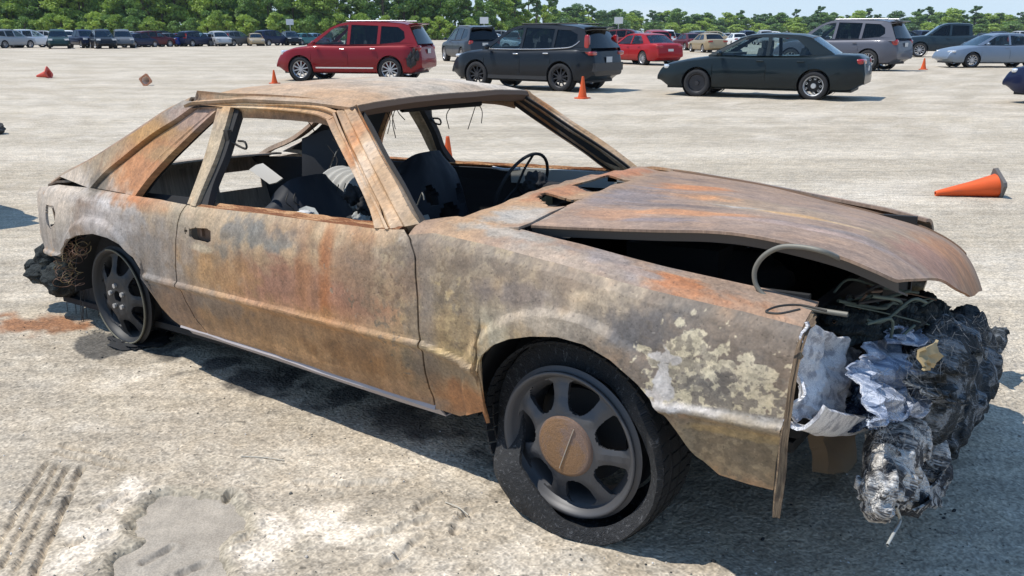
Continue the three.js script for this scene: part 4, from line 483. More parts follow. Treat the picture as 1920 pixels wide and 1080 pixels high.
part('grille_shroud', patchX([[1618, 640, 0.02], [1700, 606, 0.03], [1690, 700, 0.06], [1612, 720, 0.04]], 0.74, 20, 20, 0.06, 3, 5.7, 0.006, 0.6), M.foilSkyTint, wreck, 'torn silver sheet at the nose, reflected sky blue put into its colour');
part('grille_shroud', patchX([[1668, 612, 0], [1720, 604, 0.02], [1715, 640, 0.05], [1662, 640, 0.03]], 0.78, 14, 14, 0.05, 3, 9.7, 0.006, 0.6), M.foilSkyTint);
part('grille_shroud', patchX([[1600, 675, 0.03], [1730, 660, 0.10], [1725, 765, 0.15], [1608, 792, 0.09]], 0.74, 20, 20, 0.07, 3.4, 12.7, 0.006, 0.7), M.foilSkyTint);
part('grille_shroud', patchX([[1715, 660, 0.02], [1790, 690, 0.06], [1800, 760, 0.08], [1725, 745, 0.06]], 0.86, 18, 18, 0.06, 4, 21.7, 0.006, 0.7), M.lumpDark);
part('fender_end_strip', (() => { const P = []; const A = [[1522, 590], [1500, 640], [1484, 710], [1474, 780], [1466, 830], [1462, 880], [1456, 930], [1452, 968]]; const wd = [0.010, 0.006, 0.006, 0.008, 0.018, 0.026, 0.024, 0.010]; const c = new THREE.CatmullRomCurve3(A.map(a => Xp(a[0], a[1], 0.70))); for (let i = 0; i <= 50; i++) { const t = i / 50, q = c.getPoint(t), w = interp(t * 7, [0, 1, 2, 3, 4, 5, 6, 7], wd); P.push([0, 0.35, 0.5, 0.65, 1].map((u, k) => V(q.x + [0, 0.008, 0.014, 0.008, 0][k], q.y + 0.004 * n2(t * 20, k), q.z + 0.01 - w * u * 1.3))); } return sheet(P, 0.006, V(1, 0, 0)); })(), std(0xffffff, 0.85, 0, { map: grainTex([88, 72, 56], [120, 102, 80], 20, 0.5) }), wreck, 'bent rusty strip hanging from the fender end');
part('bumper_bracket', patchX([[1545, 805, 0], [1612, 800, 0], [1600, 885, 0], [1548, 888, 0]], 0.60, 8, 8, 0.02, 3, 1, 0.05), std(C3(0.22, 0.15, 0.09), 0.9));
const blob = (px, py, x, rx, ry, rz, det, amp, fr, sd, mat, name, label) => { const q = Xp(px, py, x), g = lump(rx, ry, rz, det, amp, fr, sd); g.translate(q.x, q.y, q.z); return part(name, g, mat, wreck, label); };
// drooping molten mass: smooth union of ellipsoids with fibrous, downward-running relief
function melt(list, amp, sd, k) {
  const E2 = list.map(([px, py, x, rx, ry, rz]) => ({ c: Xp(px, py, x), r: V(rx, ry, rz) })), lo = V(9, 9, 9), hi = V(-9, -9, -9); for (const e of E2) { lo.min(e.c.clone().sub(e.r)); hi.max(e.c.clone().add(e.r)); } lo.addScalar(-0.08); hi.addScalar(0.08);
  const ctr = lo.clone().add(hi).multiplyScalar(0.5), half = hi.clone().sub(lo).multiplyScalar(0.5), n = 84, mc = new MarchingCubes(n, new THREE.MeshBasicMaterial(), false, false, 400000); mc.isolation = 0;
  for (let z = 0; z < n; z++) for (let y = 0; y < n; y++) for (let x = 0; x < n; x++) { const p = V(ctr.x + (x / (n / 2) - 1) * half.x, ctr.y + (y / (n / 2) - 1) * half.y, ctr.z + (z / (n / 2) - 1) * half.z); let d = 9; for (const e of E2) { const q = Math.hypot((p.x - e.c.x) / e.r.x, (p.y - e.c.y) / e.r.y, (p.z - e.c.z) / e.r.z), dd = (q - 1) * Math.min(e.r.x, e.r.y, e.r.z), h = Math.max(k - Math.abs(d - dd), 0) / k; d = Math.min(d, dd) - h * h * k * 0.25; }
    if (Math.abs(d) < 0.08) { const w = 0.25 * (fbm3(p.x * 6 + sd, p.y * 6, p.z * 6, 2) - 0.5); d += amp * 2 * (fbm3(p.x * 21 + w * 26, p.y * 9 + w * 12 + sd, p.z * 23 + w * 22, 3) - 0.5) + amp * 1.6 * (fbm3(p.x * 7, p.y * 5 + sd, p.z * 7, 2) - 0.5); } mc.field[x + y * n + z * n * n] = -d; }
  mc.update(); const g = new THREE.BufferGeometry(), c = mc.count, pos = new Float32Array(c * 3), uv = new Float32Array(c * 2); for (let i = 0; i < c; i++) for (let a = 0; a < 3; a++) pos[i * 3 + a] = mc.positionArray[i * 3 + a] * [half.x, half.y, half.z][a] + [ctr.x, ctr.y, ctr.z][a]; for (let i = 0; i < c; i++) { uv[i * 2] = pos[i * 3 + 2] + pos[i * 3] * 0.7; uv[i * 2 + 1] = pos[i * 3 + 1] * 0.7 + pos[i * 3] * 0.3; }
  g.setAttribute('position', new THREE.BufferAttribute(pos, 3)); g.setAttribute('uv', new THREE.BufferAttribute(uv, 2)); const m = mergeVertices(g, 1e-4); m.computeVertexNormals(); return m;
}
const bumperL = [];
{ const add = (px, py, x, rx, ry, rz, det, amp, fr, sd) => { const q = Xp(px, py, x), g = lump(rx, ry, rz, det, amp, fr, sd); g.translate(q.x, q.y, q.z); return g; };
  const dark = part('melted_bumper', melt([[1745, 690, 0.85, 0.10, 0.13, 0.20], [1795, 635, 0.87, 0.08, 0.08, 0.20], [1825, 685, 0.87, 0.07, 0.10, 0.20], [1868, 640, 0.87, 0.04, 0.05, 0.12], [1775, 790, 0.87, 0.085, 0.10, 0.18], [1690, 640, 0.74, 0.09, 0.09, 0.16], [1805, 755, 0.87, 0.05, 0.08, 0.17], [1720, 770, 0.84, 0.08, 0.08, 0.14]], 0.026, 3, 0.11), M.lumpDark, wreck, 'charred fibrous remains of the front bumper');
  part('bumper_end_lump', melt([[1685, 830, 0.86, 0.075, 0.085, 0.10], [1665, 890, 0.875, 0.06, 0.08, 0.075], [1735, 870, 0.87, 0.065, 0.09, 0.10], [1645, 930, 0.88, 0.03, 0.05, 0.04], [1700, 925, 0.88, 0.045, 0.05, 0.06]], 0.024, 9, 0.10), M.lumpPale, dark, 'ash-grey melted end of the front bumper');
  part('bumper_ash_bed', merge([add(1655, 745, 0.80, 0.08, 0.045, 0.14, 22, 0.6, 3, 33), add(1700, 700, 0.80, 0.06, 0.06, 0.12, 22, 0.6, 3, 35), add(1620, 775, 0.78, 0.06, 0.02, 0.1, 30, 0.7, 3, 37)]), M.lumpSkyTint, dark, 'grey ash heaped on the bumper, reflected sky blue put into its colour');
  // loose glass fibres
  const fib = []; for (let k = 0; k < 2600; k++) { const [px, py, x] = [[1750, 700, 0.9], [1800, 640, 0.92], [1850, 690, 0.92], [1690, 850, 0.9], [1770, 790, 0.9], [1880, 640, 0.9], [1700, 740, 0.86]][k % 7]; const q = Xp(px + rr(-55, 55), py + rr(-50, 50), x + rr(-0.06, 0.05)), d = V(rr(-0.4, 1), rr(-1, 1), rr(-1, 1)).normalize(), e = q.clone().addScaledVector(d, rr(0.02, 0.06)), w = V(rr(-1, 1), rr(-1, 1), rr(-1, 1)).cross(d).normalize().multiplyScalar(0.0011); const g = new THREE.BufferGeometry(); g.setAttribute('position', new THREE.Float32BufferAttribute([q.x, q.y, q.z, q.x + w.x, q.y + w.y, q.z + w.z, e.x, e.y - 0.008, e.z], 3)); g.computeVertexNormals(); fib.push(g); }
  const f = part('loose_fibres', merge(fib), std(C3(0.13, 0.14, 0.15), 1), dark); f.userData.kind = 'stuff';
  part('bumper_scrap', patchX([[1735, 655, 0], [1765, 640, 0], [1755, 690, 0.0], [1730, 695, 0]], 0.985, 6, 6, 0.02, 3, 4, 0.006), M.tan, dark);
  part('hanging_shred', tube([Xp(1680, 950, 0.92), Xp(1688, 975, 0.92), Xp(1676, 1000, 0.93), Xp(1664, 1022, 0.93)], 0.004, 14, 5), M.greyash, dark); part('hanging_shred', patchX([[1770, 880, 0], [1786, 878, 0], [1762, 950, 0], [1715, 960, 0]], 0.93, 10, 10, 0.03, 3, 2, 0.006), M.lumpPale, dark); }
// wires, hose loop and brittle strands in the open bay
part('hose_loop', tube([[1625, 500], [1585, 489], [1545, 472], [1500, 463], [1462, 464], [1430, 482], [1415, 508], [1418, 535], [1436, 556], [1470, 570], [1510, 577], [1550, 584], [1590, 590]].map((p, i) => Zp(p[0], p[1], i < 2 ? 0.60 : 0.668)), 0.0068, 90, 8), M.wire);
part('bent_wire', tube([[1550, 583], [1500, 572], [1460, 574], [1437, 585], [1460, 588], [1500, 580]].map((p, i) => Yp(p[0], p[1], 0.775 + 0.004 * i)), 0.003, 40, 5), M.thinwire);
for (let k = 0; k < 26; k++) { const a = Zp(rr(1560, 1640), rr(545, 610), rr(0.3, 0.55)), b = Zp(rr(1650, 1760), rr(535, 620), rr(-0.05, 0.3)), m1 = a.clone().lerp(b, 0.33).add(V(rr(-0.04, 0.04), rr(-0.05, 0.05), rr(-0.04, 0.04))), m2 = a.clone().lerp(b, 0.66).add(V(rr(-0.04, 0.04), rr(-0.06, 0.04), rr(-0.04, 0.04))); part('brittle_hose', tube([a, m1, m2, b], rr(0.002, 0.0055), 20, 5), k % 6 === 3 ? M.brownbar : k % 3 ? M.greenwire : M.soot); }
part('radiator_debris', merge([0, 1, 2, 3, 4].map(k => { const q = Zp(1590 + k * 34, 590 - k * 6, 0.42 - k * 0.12), g = lump(0.09, 0.05, 0.09, 14, 0.5, 2.5, 50 + k); g.translate(q.x, q.y - 0.03, q.z); return g; })), M.lumpGreen);
// ---- rear corner: melted bumper, curled springs
{ const zz = 0.72, add = (px, py, rx, ry, rz, sd) => { const q = Zp(px, py, zz), g = lump(rx, ry, rz, 16, 0.3, 2.2, sd); g.translate(q.x, q.y, q.z); return g; };
  const g = part('melted_rear_bumper', merge([add(112, 440, 0.09, 0.06, 0.05, 61), add(122, 425, 0.06, 0.05, 0.04, 66), add(70, 500, 0.06, 0.05, 0.06, 68), add(96, 478, 0.08, 0.07, 0.08, 62), add(84, 512, 0.09, 0.06, 0.09, 63), add(118, 520, 0.12, 0.10, 0.10, 64), add(130, 480, 0.08, 0.09, 0.06, 67)].concat([0, 1, 2, 3].map(k => { const l = lump(0.10, 0.10, 0.22, 24, 0.3, 2, 80 + k); l.translate(-3.28, 0.42 - 0.02 * k, 0.45 - k * 0.34); return l; }))), M.lumpGreen, wreck, 'sagging melted rear bumper');
  for (let k = 0; k < 34; k++) { const c0 = Zp(rr(112, 152), rr(448, 528), 0.80 + rr(-0.03, 0.03)), q = [], r = rr(0.015, 0.04), ax = V(rr(-1, 1), rr(-1, 1), rr(-0.4, 0.4)).normalize(), u = V(0, 0, 1).cross(ax).normalize(), v = ax.clone().cross(u), t0 = rr(0, 6); for (let i = 0; i < 9; i++) { const a = t0 + i * 0.8; q.push(c0.clone().addScaledVector(u, Math.cos(a) * r).addScaledVector(v, Math.sin(a) * r * 1.2).addScaledVector(ax, i * 0.004)); } part('curled_steel_cord', tube(q, 0.0016, 26, 4), k % 3 ? std(C3(0.22, 0.13, 0.09), 0.9) : M.tan, g); } 
  for (let k = 0; k < 12; k++) { const a = Zp(rr(125, 215), rr(520, 560), 0.70), b = a.clone().add(V(rr(-0.05, 0.05), -rr(0.08, 0.2), rr(-0.03, 0.05))); part('hanging_cord', tube([a, a.clone().lerp(b, 0.5).add(V(rr(-0.02, 0.02), 0, 0)), b], 0.002, 8, 4), M.thinwire, g); }
  part('spare_wheel_well', lump(0.34, 0.14, 0.36, 16, 0.1, 2, 91).translate(-2.95, 0.30, 0.28), M.char); }
// ------------------------------------------------------------------ parked cars: lofted shells with cut wheel arches, hollow glazed cabins
const evalr = new Evaluator(); evalr.useGroups = false; evalr.attributes = ['position', 'normal', 'uv'];
const CM = {
  glass: phys(C3(0.62, 0.72, 0.74), { transmission: 1, thickness: 0, roughness: 0.02, ior: 1.5 }),
  tint: phys(C3(0.06, 0.075, 0.09), { transmission: 1, thickness: 0, roughness: 0.02, ior: 1.5 }),
  black: std(C3(0.018, 0.018, 0.02), 0.6), trim: std(C3(0.03, 0.03, 0.032), 0.5), tyre: std(C3(0.028, 0.028, 0.03), 0.9), alloy: std(C3(0.5, 0.5, 0.52), 0.35, 0.7), steel: std(C3(0.04, 0.04, 0.045), 0.5, 0.3), hubcap: std(C3(0.55, 0.56, 0.57), 0.4, 0.3), chrome: std(C3(0.75, 0.75, 0.76), 0.18, 0.9),
  red: phys(C3(0.36, 0.012, 0.012), { roughness: 0.15, clearcoat: 1 }), lens: phys(C3(0.72, 0.74, 0.76), { roughness: 0.12, clearcoat: 1, metalness: 0.3 }), plate: std(C3(0.6, 0.6, 0.58), 0.6), seat: std(C3(0.11, 0.105, 0.10), 0.95), amber: std(C3(0.5, 0.16, 0.02), 0.3),
};
const paintMat = (r, g, b, metal = 0.1) => phys(C3(r, g, b), { roughness: 0.45, metalness: metal, specularIntensity: 0.25, clearcoat: 0.5, clearcoatRoughness: 0.05 });
// spec: L half-lengths measured from the wheelbase centre; pts run rear -> front
function shell(sp) {
  const n = sp.lo ? 22 : 46, P = [], x0 = sp.top[0][0], x1 = sp.top[sp.top.length - 1][0];
  for (let i = 0; i <= n; i++) {
    const t = i / n, x = lerp(x0, x1, 0.5 - 0.5 * Math.cos(t * Math.PI) * (0.55) - 0 + (t - 0.5) * 0.45), e = Math.min(x - x0, x1 - x), w = sp.w * (0.80 + 0.20 * sstep(-0.05, 0.55, e)) , yt = ip(x, sp.top), yb = sp.clear + 0.16 * (1 - sstep(0, 0.35, e)) , h = yt - yb, hood = sp.flat ? 1 : 1;
    P.push([[0, yb], [w * 0.80, yb], [w * 0.93, yb + 0.05 * h], [w * 0.985, yb + 0.18 * h], [w, yb + 0.42 * h], [w * 0.995, yb + 0.60 * h], [w * 0.975, yb + 0.80 * h], [w * 0.94, yb + 0.93 * h], [w * 0.88, yt - 0.012], [w * 0.7, yt + 0.006], [w * 0.4, yt + 0.018], [0, yt + 0.022]].map(([z, y]) => [x, y, z]));
  }
  const pos = [], idx = [], m = P[0].length, ring = 2 * m - 2; // closed ring: right side then left side
  for (const r of P) { for (let j = 0; j < m; j++) pos.push(...r[j]); for (let j = m - 2; j > 0; j--) pos.push(r[j][0], r[j][1], -r[j][2]); }
  for (let i = 0; i < n; i++) for (let j = 0; j < ring; j++) { const a = i * ring + j, b = i * ring + (j + 1) % ring, c = a + ring, d = b + ring; idx.push(a, b, d, a, d, c); }
  for (const [i, f] of [[0, 1], [n, 0]]) { const k = pos.length / 3; let sx = 0, sy = 0; for (let j = 0; j < ring; j++) { sx += pos[(i * ring + j) * 3]; sy += pos[(i * ring + j) * 3 + 1]; } pos.push(sx / ring + (f ? -1 : 1) * (sp.lo ? 0.01 : 0.03), sy / ring, 0); for (let j = 0; j < ring; j++) { const a = i * ring + j, b = i * ring + (j + 1) % ring; if (f) idx.push(k, b, a); else idx.push(k, a, b); } }
  const uv = new Float32Array(pos.length / 3 * 2); let g = geoFrom(pos, idx, uv);
  // orient outward
  const v = new THREE.Vector3(), p = g.attributes.position; let vol = 0; const A = V(0, 0, 0), Bv = V(0, 0, 0), Cv = V(0, 0, 0); for (let i = 0; i < idx.length; i += 3) { A.fromBufferAttribute(p, idx[i]); Bv.fromBufferAttribute(p, idx[i + 1]); Cv.fromBufferAttribute(p, idx[i + 2]); vol += A.dot(Bv.clone().cross(Cv)); }
  if (vol < 0) { for (let i = 0; i < idx.length; i += 3) { const t = idx[i]; idx[i] = idx[i + 1]; idx[i + 1] = t; } g = geoFrom(pos, idx, uv); }
  let br = new Brush(g); br.updateMatrixWorld();
  const cuts = []; const R = sp.wr + (sp.gap || 0.045);
  for (const x of [sp.wb / 2, -sp.wb / 2]) for (const s of [1, -1]) cuts.push(new THREE.CylinderGeometry(R, R, 0.42, sp.lo ? 20 : 36).rotateX(Math.PI / 2).translate(x, sp.wr + 0.01, s * (sp.w - 0.06)));
  if (sp.bed) cuts.push(bx(sp.bed[1] - sp.bed[0], 0.6, sp.w * 1.62, (sp.bed[0] + sp.bed[1]) / 2, sp.bed[2] + 0.3, 0));
  if (!sp.lo) for (const [x, y0, y1] of sp.seams || []) for (const s of [1, -1]) cuts.push(bx(0.012, y1 - y0, 0.05, x, (y0 + y1) / 2, s * (sp.w + 0.006)));
  for (const c of cuts) { const b = new Brush(c); b.updateMatrixWorld(); br = evalr.evaluate(br, b, SUBTRACTION); br.updateMatrixWorld(); }
  return toCreasedNormals(br.geometry, 0.6);
}
const tumble = (sp) => (x, y) => sp.gw - (y - sp.belt) * sp.lean;
function cabinSide(sp, s) { // side frame with window openings, following the tumblehome
  const sh2 = new THREE.Shape(sp.cab.map(q => new THREE.Vector2(...q))); for (const w of sp.win) sh2.holes.push(new THREE.Path(w.p.map(q => new THREE.Vector2(...q))));
  const g = new THREE.ExtrudeGeometry(sh2, { depth: 0.035, bevelEnabled: false, steps: 1 }); const p = g.attributes.position, tz = tumble(sp); for (let i = 0; i < p.count; i++) p.setZ(i, s * (tz(p.getX(i), p.getY(i)) - 0.035 + p.getZ(i)) - s * 0.05 * sstep(0.5, 1.0, Math.abs(p.getX(i) - sp.cx) / sp.chl) ); if (s < 0) { const a = p.array; for (let i = 0; i < p.count; i += 3) for (let c = 0; c < 3; c++) { const t = a[i * 3 + c]; a[i * 3 + c] = a[(i + 1) * 3 + c]; a[(i + 1) * 3 + c] = t; } } g.computeVertexNormals(); return g;
}
function pane(sp, w, s) { const g = new THREE.ShapeGeometry(new THREE.Shape(w.p.map(q => new THREE.Vector2(...q)))); const p = g.attributes.position, tz = tumble(sp); for (let i = 0; i < p.count; i++) p.setZ(i, s * (tz(p.getX(i), p.getY(i)) - 0.016) - s * 0.05 * sstep(0.5, 1.0, Math.abs(p.getX(i) - sp.cx) / sp.chl)); g.computeVertexNormals(); return g; }
function acrossPane(sp, a, b, inset, n = 8) { // glass across the car between side-profile points a (low) and b (high)
  const tz = tumble(sp), P = []; for (let i = 0; i <= n; i++) { const s = i / n * 2 - 1, r = []; for (let j = 0; j <= 4; j++) { const x = lerp(a[0], b[0], j / 4), y = lerp(a[1], b[1], j / 4); const dx = (a[0] > sp.cx ? 1 : -1) * 0.07 * (1 - s * s); r.push(V(x + dx, y + 0.02 * (1 - s * s) * (j / 4), s * (tz(x, y) - inset - 0.05))); } P.push(r); }
  return sheet(P, 0.004, V(a[0] > sp.cx ? 1 : -1, 0.5, 0));
}
function roofGeo(sp) { const R = sp.roof, tz = tumble(sp), P = []; for (let i = 0; i <= 24; i++) { const t = i / 24, x = lerp(R[0][0], R[R.length - 1][0], t), y = ip(x, R), r = []; for (let j = 0; j <= 12; j++) { const s = j / 6 - 1, e = (i === 0 || i === 24) ? 0.05 * (1 - s * s) * (i ? 1 : -1) : 0; r.push(V(x + e, y + 0.035 * (1 - Math.abs(s) ** 2.6), s * (tz(x, y) - 0.03 * sstep(0.5, 1.0, Math.abs(x - sp.cx) / sp.chl) + 0.004))); } P.push(r); } return sheet(P, 0.03, V(0, 1, 0)); }
const spoke = (n, r0, r1, w) => merge([...Array(n)].map((_, k) => { const g = new THREE.BoxGeometry(r1 - r0, w, 0.02); g.translate((r0 + r1) / 2, 0, 0); g.rotateZ(k / n * Math.PI * 2 + 0.2); return g; }));
const wheelCache = {};
function wheelParts(R, style) { const k = R + style; if (wheelCache[k]) return wheelCache[k]; const rr0 = R * 0.70, o = {};
  o.tyre = new THREE.LatheGeometry([[rr0, -0.09], [rr0 + 0.03, -0.105], [R - 0.02, -0.10], [R, -0.075], [R, 0.075], [R - 0.02, 0.10], [rr0 + 0.03, 0.105], [rr0, 0.09]].map(q => new THREE.Vector2(...q)), 40).rotateX(Math.PI / 2);
  const barrel = new THREE.LatheGeometry([[rr0 - 0.02, -0.08], [rr0 - 0.03, 0.04], [rr0 - 0.012, 0.075], [rr0 + 0.004, 0.092], [rr0 + 0.006, 0.08]].map(q => new THREE.Vector2(...q)), 40).rotateX(Math.PI / 2), back = new THREE.CylinderGeometry(rr0 * 0.6, rr0 * 0.6, 0.02, 24).rotateX(Math.PI / 2).translate(0, 0, -0.01);
  const hub = new THREE.CylinderGeometry(rr0 * 0.24, rr0 * 0.28, 0.04, 20).rotateX(Math.PI / 2).translate(0, 0, 0.055);
  if (style === 'alloy') o.rim = merge([barrel, hub, spoke(10, rr0 * 0.2, rr0, 0.035).translate(0, 0, 0.055)]); else if (style === 'five') o.rim = merge([barrel, hub, spoke(5, rr0 * 0.2, rr0, 0.075).translate(0, 0, 0.055)]); else if (style === 'steel') o.rim = merge([barrel, hub, new THREE.CylinderGeometry(rr0 * 0.86, rr0 * 0.9, 0.02, 30).rotateX(Math.PI / 2).translate(0, 0, 0.03)]);
  else { const s = new THREE.Shape(); s.absarc(0, 0, rr0, 0, 7, false); for (let q = 0; q < 9; q++) { const h = new THREE.Path(), a = q / 9 * Math.PI * 2; h.absarc(Math.cos(a) * rr0 * 0.72, Math.sin(a) * rr0 * 0.72, rr0 * 0.11, 0, 7, true); s.holes.push(h); } o.rim = merge([barrel, hub, new THREE.ExtrudeGeometry(s, { depth: 0.02, bevelSize: 0.006, bevelThickness: 0.006, curveSegments: 20 }).translate(0, 0, 0.06)]); }
  o.back = back; return wheelCache[k] = o; }
const shellCache = {};
const sbox = (rx, ry, rz) => { const g = new THREE.SphereGeometry(1, 24, 16), p = g.attributes.position, f = v => Math.sign(v) * Math.pow(Math.abs(v), 0.4); for (let i = 0; i < p.count; i++) { const a = V(p.getX(i), p.getY(i), p.getZ(i)), m = Math.pow(Math.abs(a.x) ** 5 + Math.abs(a.y) ** 5 + Math.abs(a.z) ** 5, 0.2); p.setXYZ(i, a.x / m * rx, a.y / m * ry, a.z / m * rz); } g.computeVertexNormals(); return g; };
function makeCar(sp, mat, name, label, category, group, opt = {}) {
  const car = thing(name, label, category, group), key = sp.id; let K = shellCache[key];
  if (!K) { K = shellCache[key] = { body: shell(sp), sides: [1, -1].map(s => cabinSide(sp, s)), panes: sp.win.map(w => [1, -1].map(s => pane(sp, w, s))), ws: acrossPane(sp, ...sp.ws, 0.02), rw: acrossPane(sp, ...sp.rw, 0.02), roof: roofGeo(sp) }; }
  const body = mesh('body', K.body, mat, car);
  K.sides.forEach(g => mesh('window_frame', g, opt.frameMat || mat, car)); mesh('roof', K.roof, mat, car);
  const gm = opt.glass || CM.glass; sp.win.forEach((w, i) => K.panes[i].forEach(g => mesh('side_window', g, w.tint || opt.tint ? (w.clear ? gm : CM.tint) : gm, car)));
  mesh('windshield', K.ws, CM.glass, car); mesh('rear_window', K.rw, opt.tint ? CM.tint : gm, car);
  const st = opt.wheels || ['alloy', 'alloy'], wm = opt.wheelMat || [CM.alloy, CM.alloy];
  for (const [fx, k] of [[1, 0], [-1, 1]]) for (const s of [1, -1]) { const W = wheelParts(sp.wr, st[k]), w = new THREE.Group(); w.name = 'wheel'; w.position.set(fx * sp.wb / 2, sp.wr, s * (sp.w - 0.115)); if (s < 0) w.rotation.y = Math.PI; car.add(w); mesh('tyre', W.tyre, CM.tyre, w); mesh('rim', W.rim, wm[k], w); if (!sp.lo) mesh('brake_plate', W.back, CM.black, w); }
  const liner = new THREE.CylinderGeometry(sp.wr + (sp.gap || 0.045) - 0.006, sp.wr + (sp.gap || 0.045) - 0.006, 0.24, 30, 1, true).rotateX(Math.PI / 2); const shade = mesh('underbody', merge([bx(sp.top[sp.top.length - 1][0] - sp.top[0][0] - 0.5, 0.1, sp.w * 1.5, (sp.top[sp.top.length - 1][0] + sp.top[0][0]) / 2, sp.clear + 0.03, 0)]), CM.black, car);
  for (const x of [1, -1]) for (const s of [1, -1]) mesh('arch_liner', liner.clone().translate(x * sp.wb / 2, sp.wr + 0.01, s * (sp.w - 0.15)), CM.black, car);
  if (!sp.lo) {
    // cabin
    const cg = []; for (const [x, z] of sp.seats) { const a = new THREE.BoxGeometry(0.12, 0.62, 0.46, 2, 4, 4); a.rotateZ(0.22); a.translate(x, sp.belt - 0.12, z); const h = new THREE.BoxGeometry(0.09, 0.17, 0.26); h.translate(x - 0.09, sp.belt + 0.27, z); mesh('seat', merge([a, h]), CM.seat, car); }
    mesh('dashboard', bx(0.35, 0.2, sp.w * 1.5, sp.ws[0][0] - 0.38, sp.belt - 0.02, 0), CM.seat, car);
    for (const s of [1, -1]) { const mi = lump(0.07, 0.065, 0.10, 6, 0.05, 1, 3); mi.translate(sp.mir[0], sp.mir[1], s * (sp.w + 0.07)); mesh('side_mirror', mi, opt.mirrorMat || mat, car); for (const [x, y] of sp.handles) mesh('door_handle', new THREE.CapsuleGeometry(0.016, 0.14, 3, 8).rotateZ(Math.PI / 2).translate(x, y, s * (sp.w * 0.985 + 0.012)), opt.handleMat || mat, car); }
    for (const e of sp.extra || []) e(car, mat, opt);
  }
  for (const s of [1, -1]) { for (const [nm, c, r, m2, rot] of sp.lamps) { const g = sp.lo ? new THREE.BoxGeometry(r[0] * 2, r[1] * 2, r[2] * 2) : sbox(r[0], r[1], r[2]); if (rot) g.rotateY(-rot); g.translate(c[0], c[1], c[2]); if (s < 0) g.scale(1, 1, -1); mesh(nm, s < 0 ? mirrorZ(g.clone().scale(1, 1, -1)) : g, m2, car); } }
  return car;
}
function put(car, pf, pr, wbHalfSide, sp) { // near-side wheel contacts in the photograph -> place and heading
  const a = G(...pf), b = G(...pr), mid = a.clone().add(b).multiplyScalar(0.5), h = a.clone().sub(b).normalize(); const s = wbHalfSide; // s=+1: we look at its right flank
  const right = V(-h.z, 0, h.x); mid.addScaledVector(right, -s * (sp.w - 0.12)); car.position.set(mid.x, 0.0, mid.z); car.rotation.y = Math.atan2(-h.z, h.x); }
const at = (car, x, z, head) => { car.position.set(x, 0, z); car.rotation.y = head; };
// ---- body types
const SEDAN = { id: 'sedan', wb: 2.67, wr: 0.315, w: 0.89, clear: 0.20, belt: 0.93, gw: 0.80, lean: 0.46, cx: -0.2, chl: 1.6, gap: 0.05,
  top: [[-2.38, 0.62], [-2.33, 0.90], [-2.2, 0.985], [-1.7, 1.0], [-1.2, 0.955], [0.0, 0.935], [0.75, 0.945], [1.0, 0.94], [1.6, 0.86], [2.1, 0.76], [2.28, 0.66], [2.36, 0.5]],
  cab: [[-1.75, 0.95], [-1.72, 0.985], [-1.15, 1.36], [-0.95, 1.40], [-0.2, 1.425], [0.2, 1.40], [0.42, 1.34], [1.12, 0.955], [1.1, 0.92], [-1.7, 0.92]], roof: [[-1.18, 1.35], [-0.95, 1.405], [-0.5, 1.43], [-0.1, 1.43], [0.2, 1.405], [0.44, 1.335]],
  win: [{ p: [[-0.98, 0.965], [-0.30, 0.955], [-0.30, 1.355], [-0.84, 1.335], [-1.12, 1.12], [-1.24, 0.985]] }, { p: [[-0.22, 0.955], [0.90, 0.955], [0.34, 1.30], [0.16, 1.355], [-0.22, 1.36]] }], ws: [[1.10, 0.95], [0.42, 1.35]], rw: [[-1.74, 0.985], [-1.16, 1.355]], seats: [[0.0, 0.36], [0.0, -0.36], [-0.95, 0.3], [-0.95, -0.3]], mir: [0.80, 1.0], handles: [[-0.12, 0.84], [-1.02, 0.84]], seams: [[0.98, 0.3, 0.93], [-0.26, 0.3, 0.93], [-1.2, 0.62, 0.93]],
  lamps: [['headlight', [2.12, 0.68, 0.60], [0.12, 0.05, 0.2], CM.lens, 0.35], ['taillight', [-2.235, 0.85, 0.585], [0.11, 0.06, 0.17], CM.red, -0.2]],
  extra: [(c, m) => { mesh('rub_strip', bx(2.1, 0.035, 0.012, -0.15, 0.56, SEDAN.w + 0.002), CM.trim, c); mesh('licence_plate', bx(0.01, 0.14, 0.3, -2.375, 0.68, 0), CM.plate, c); }] };
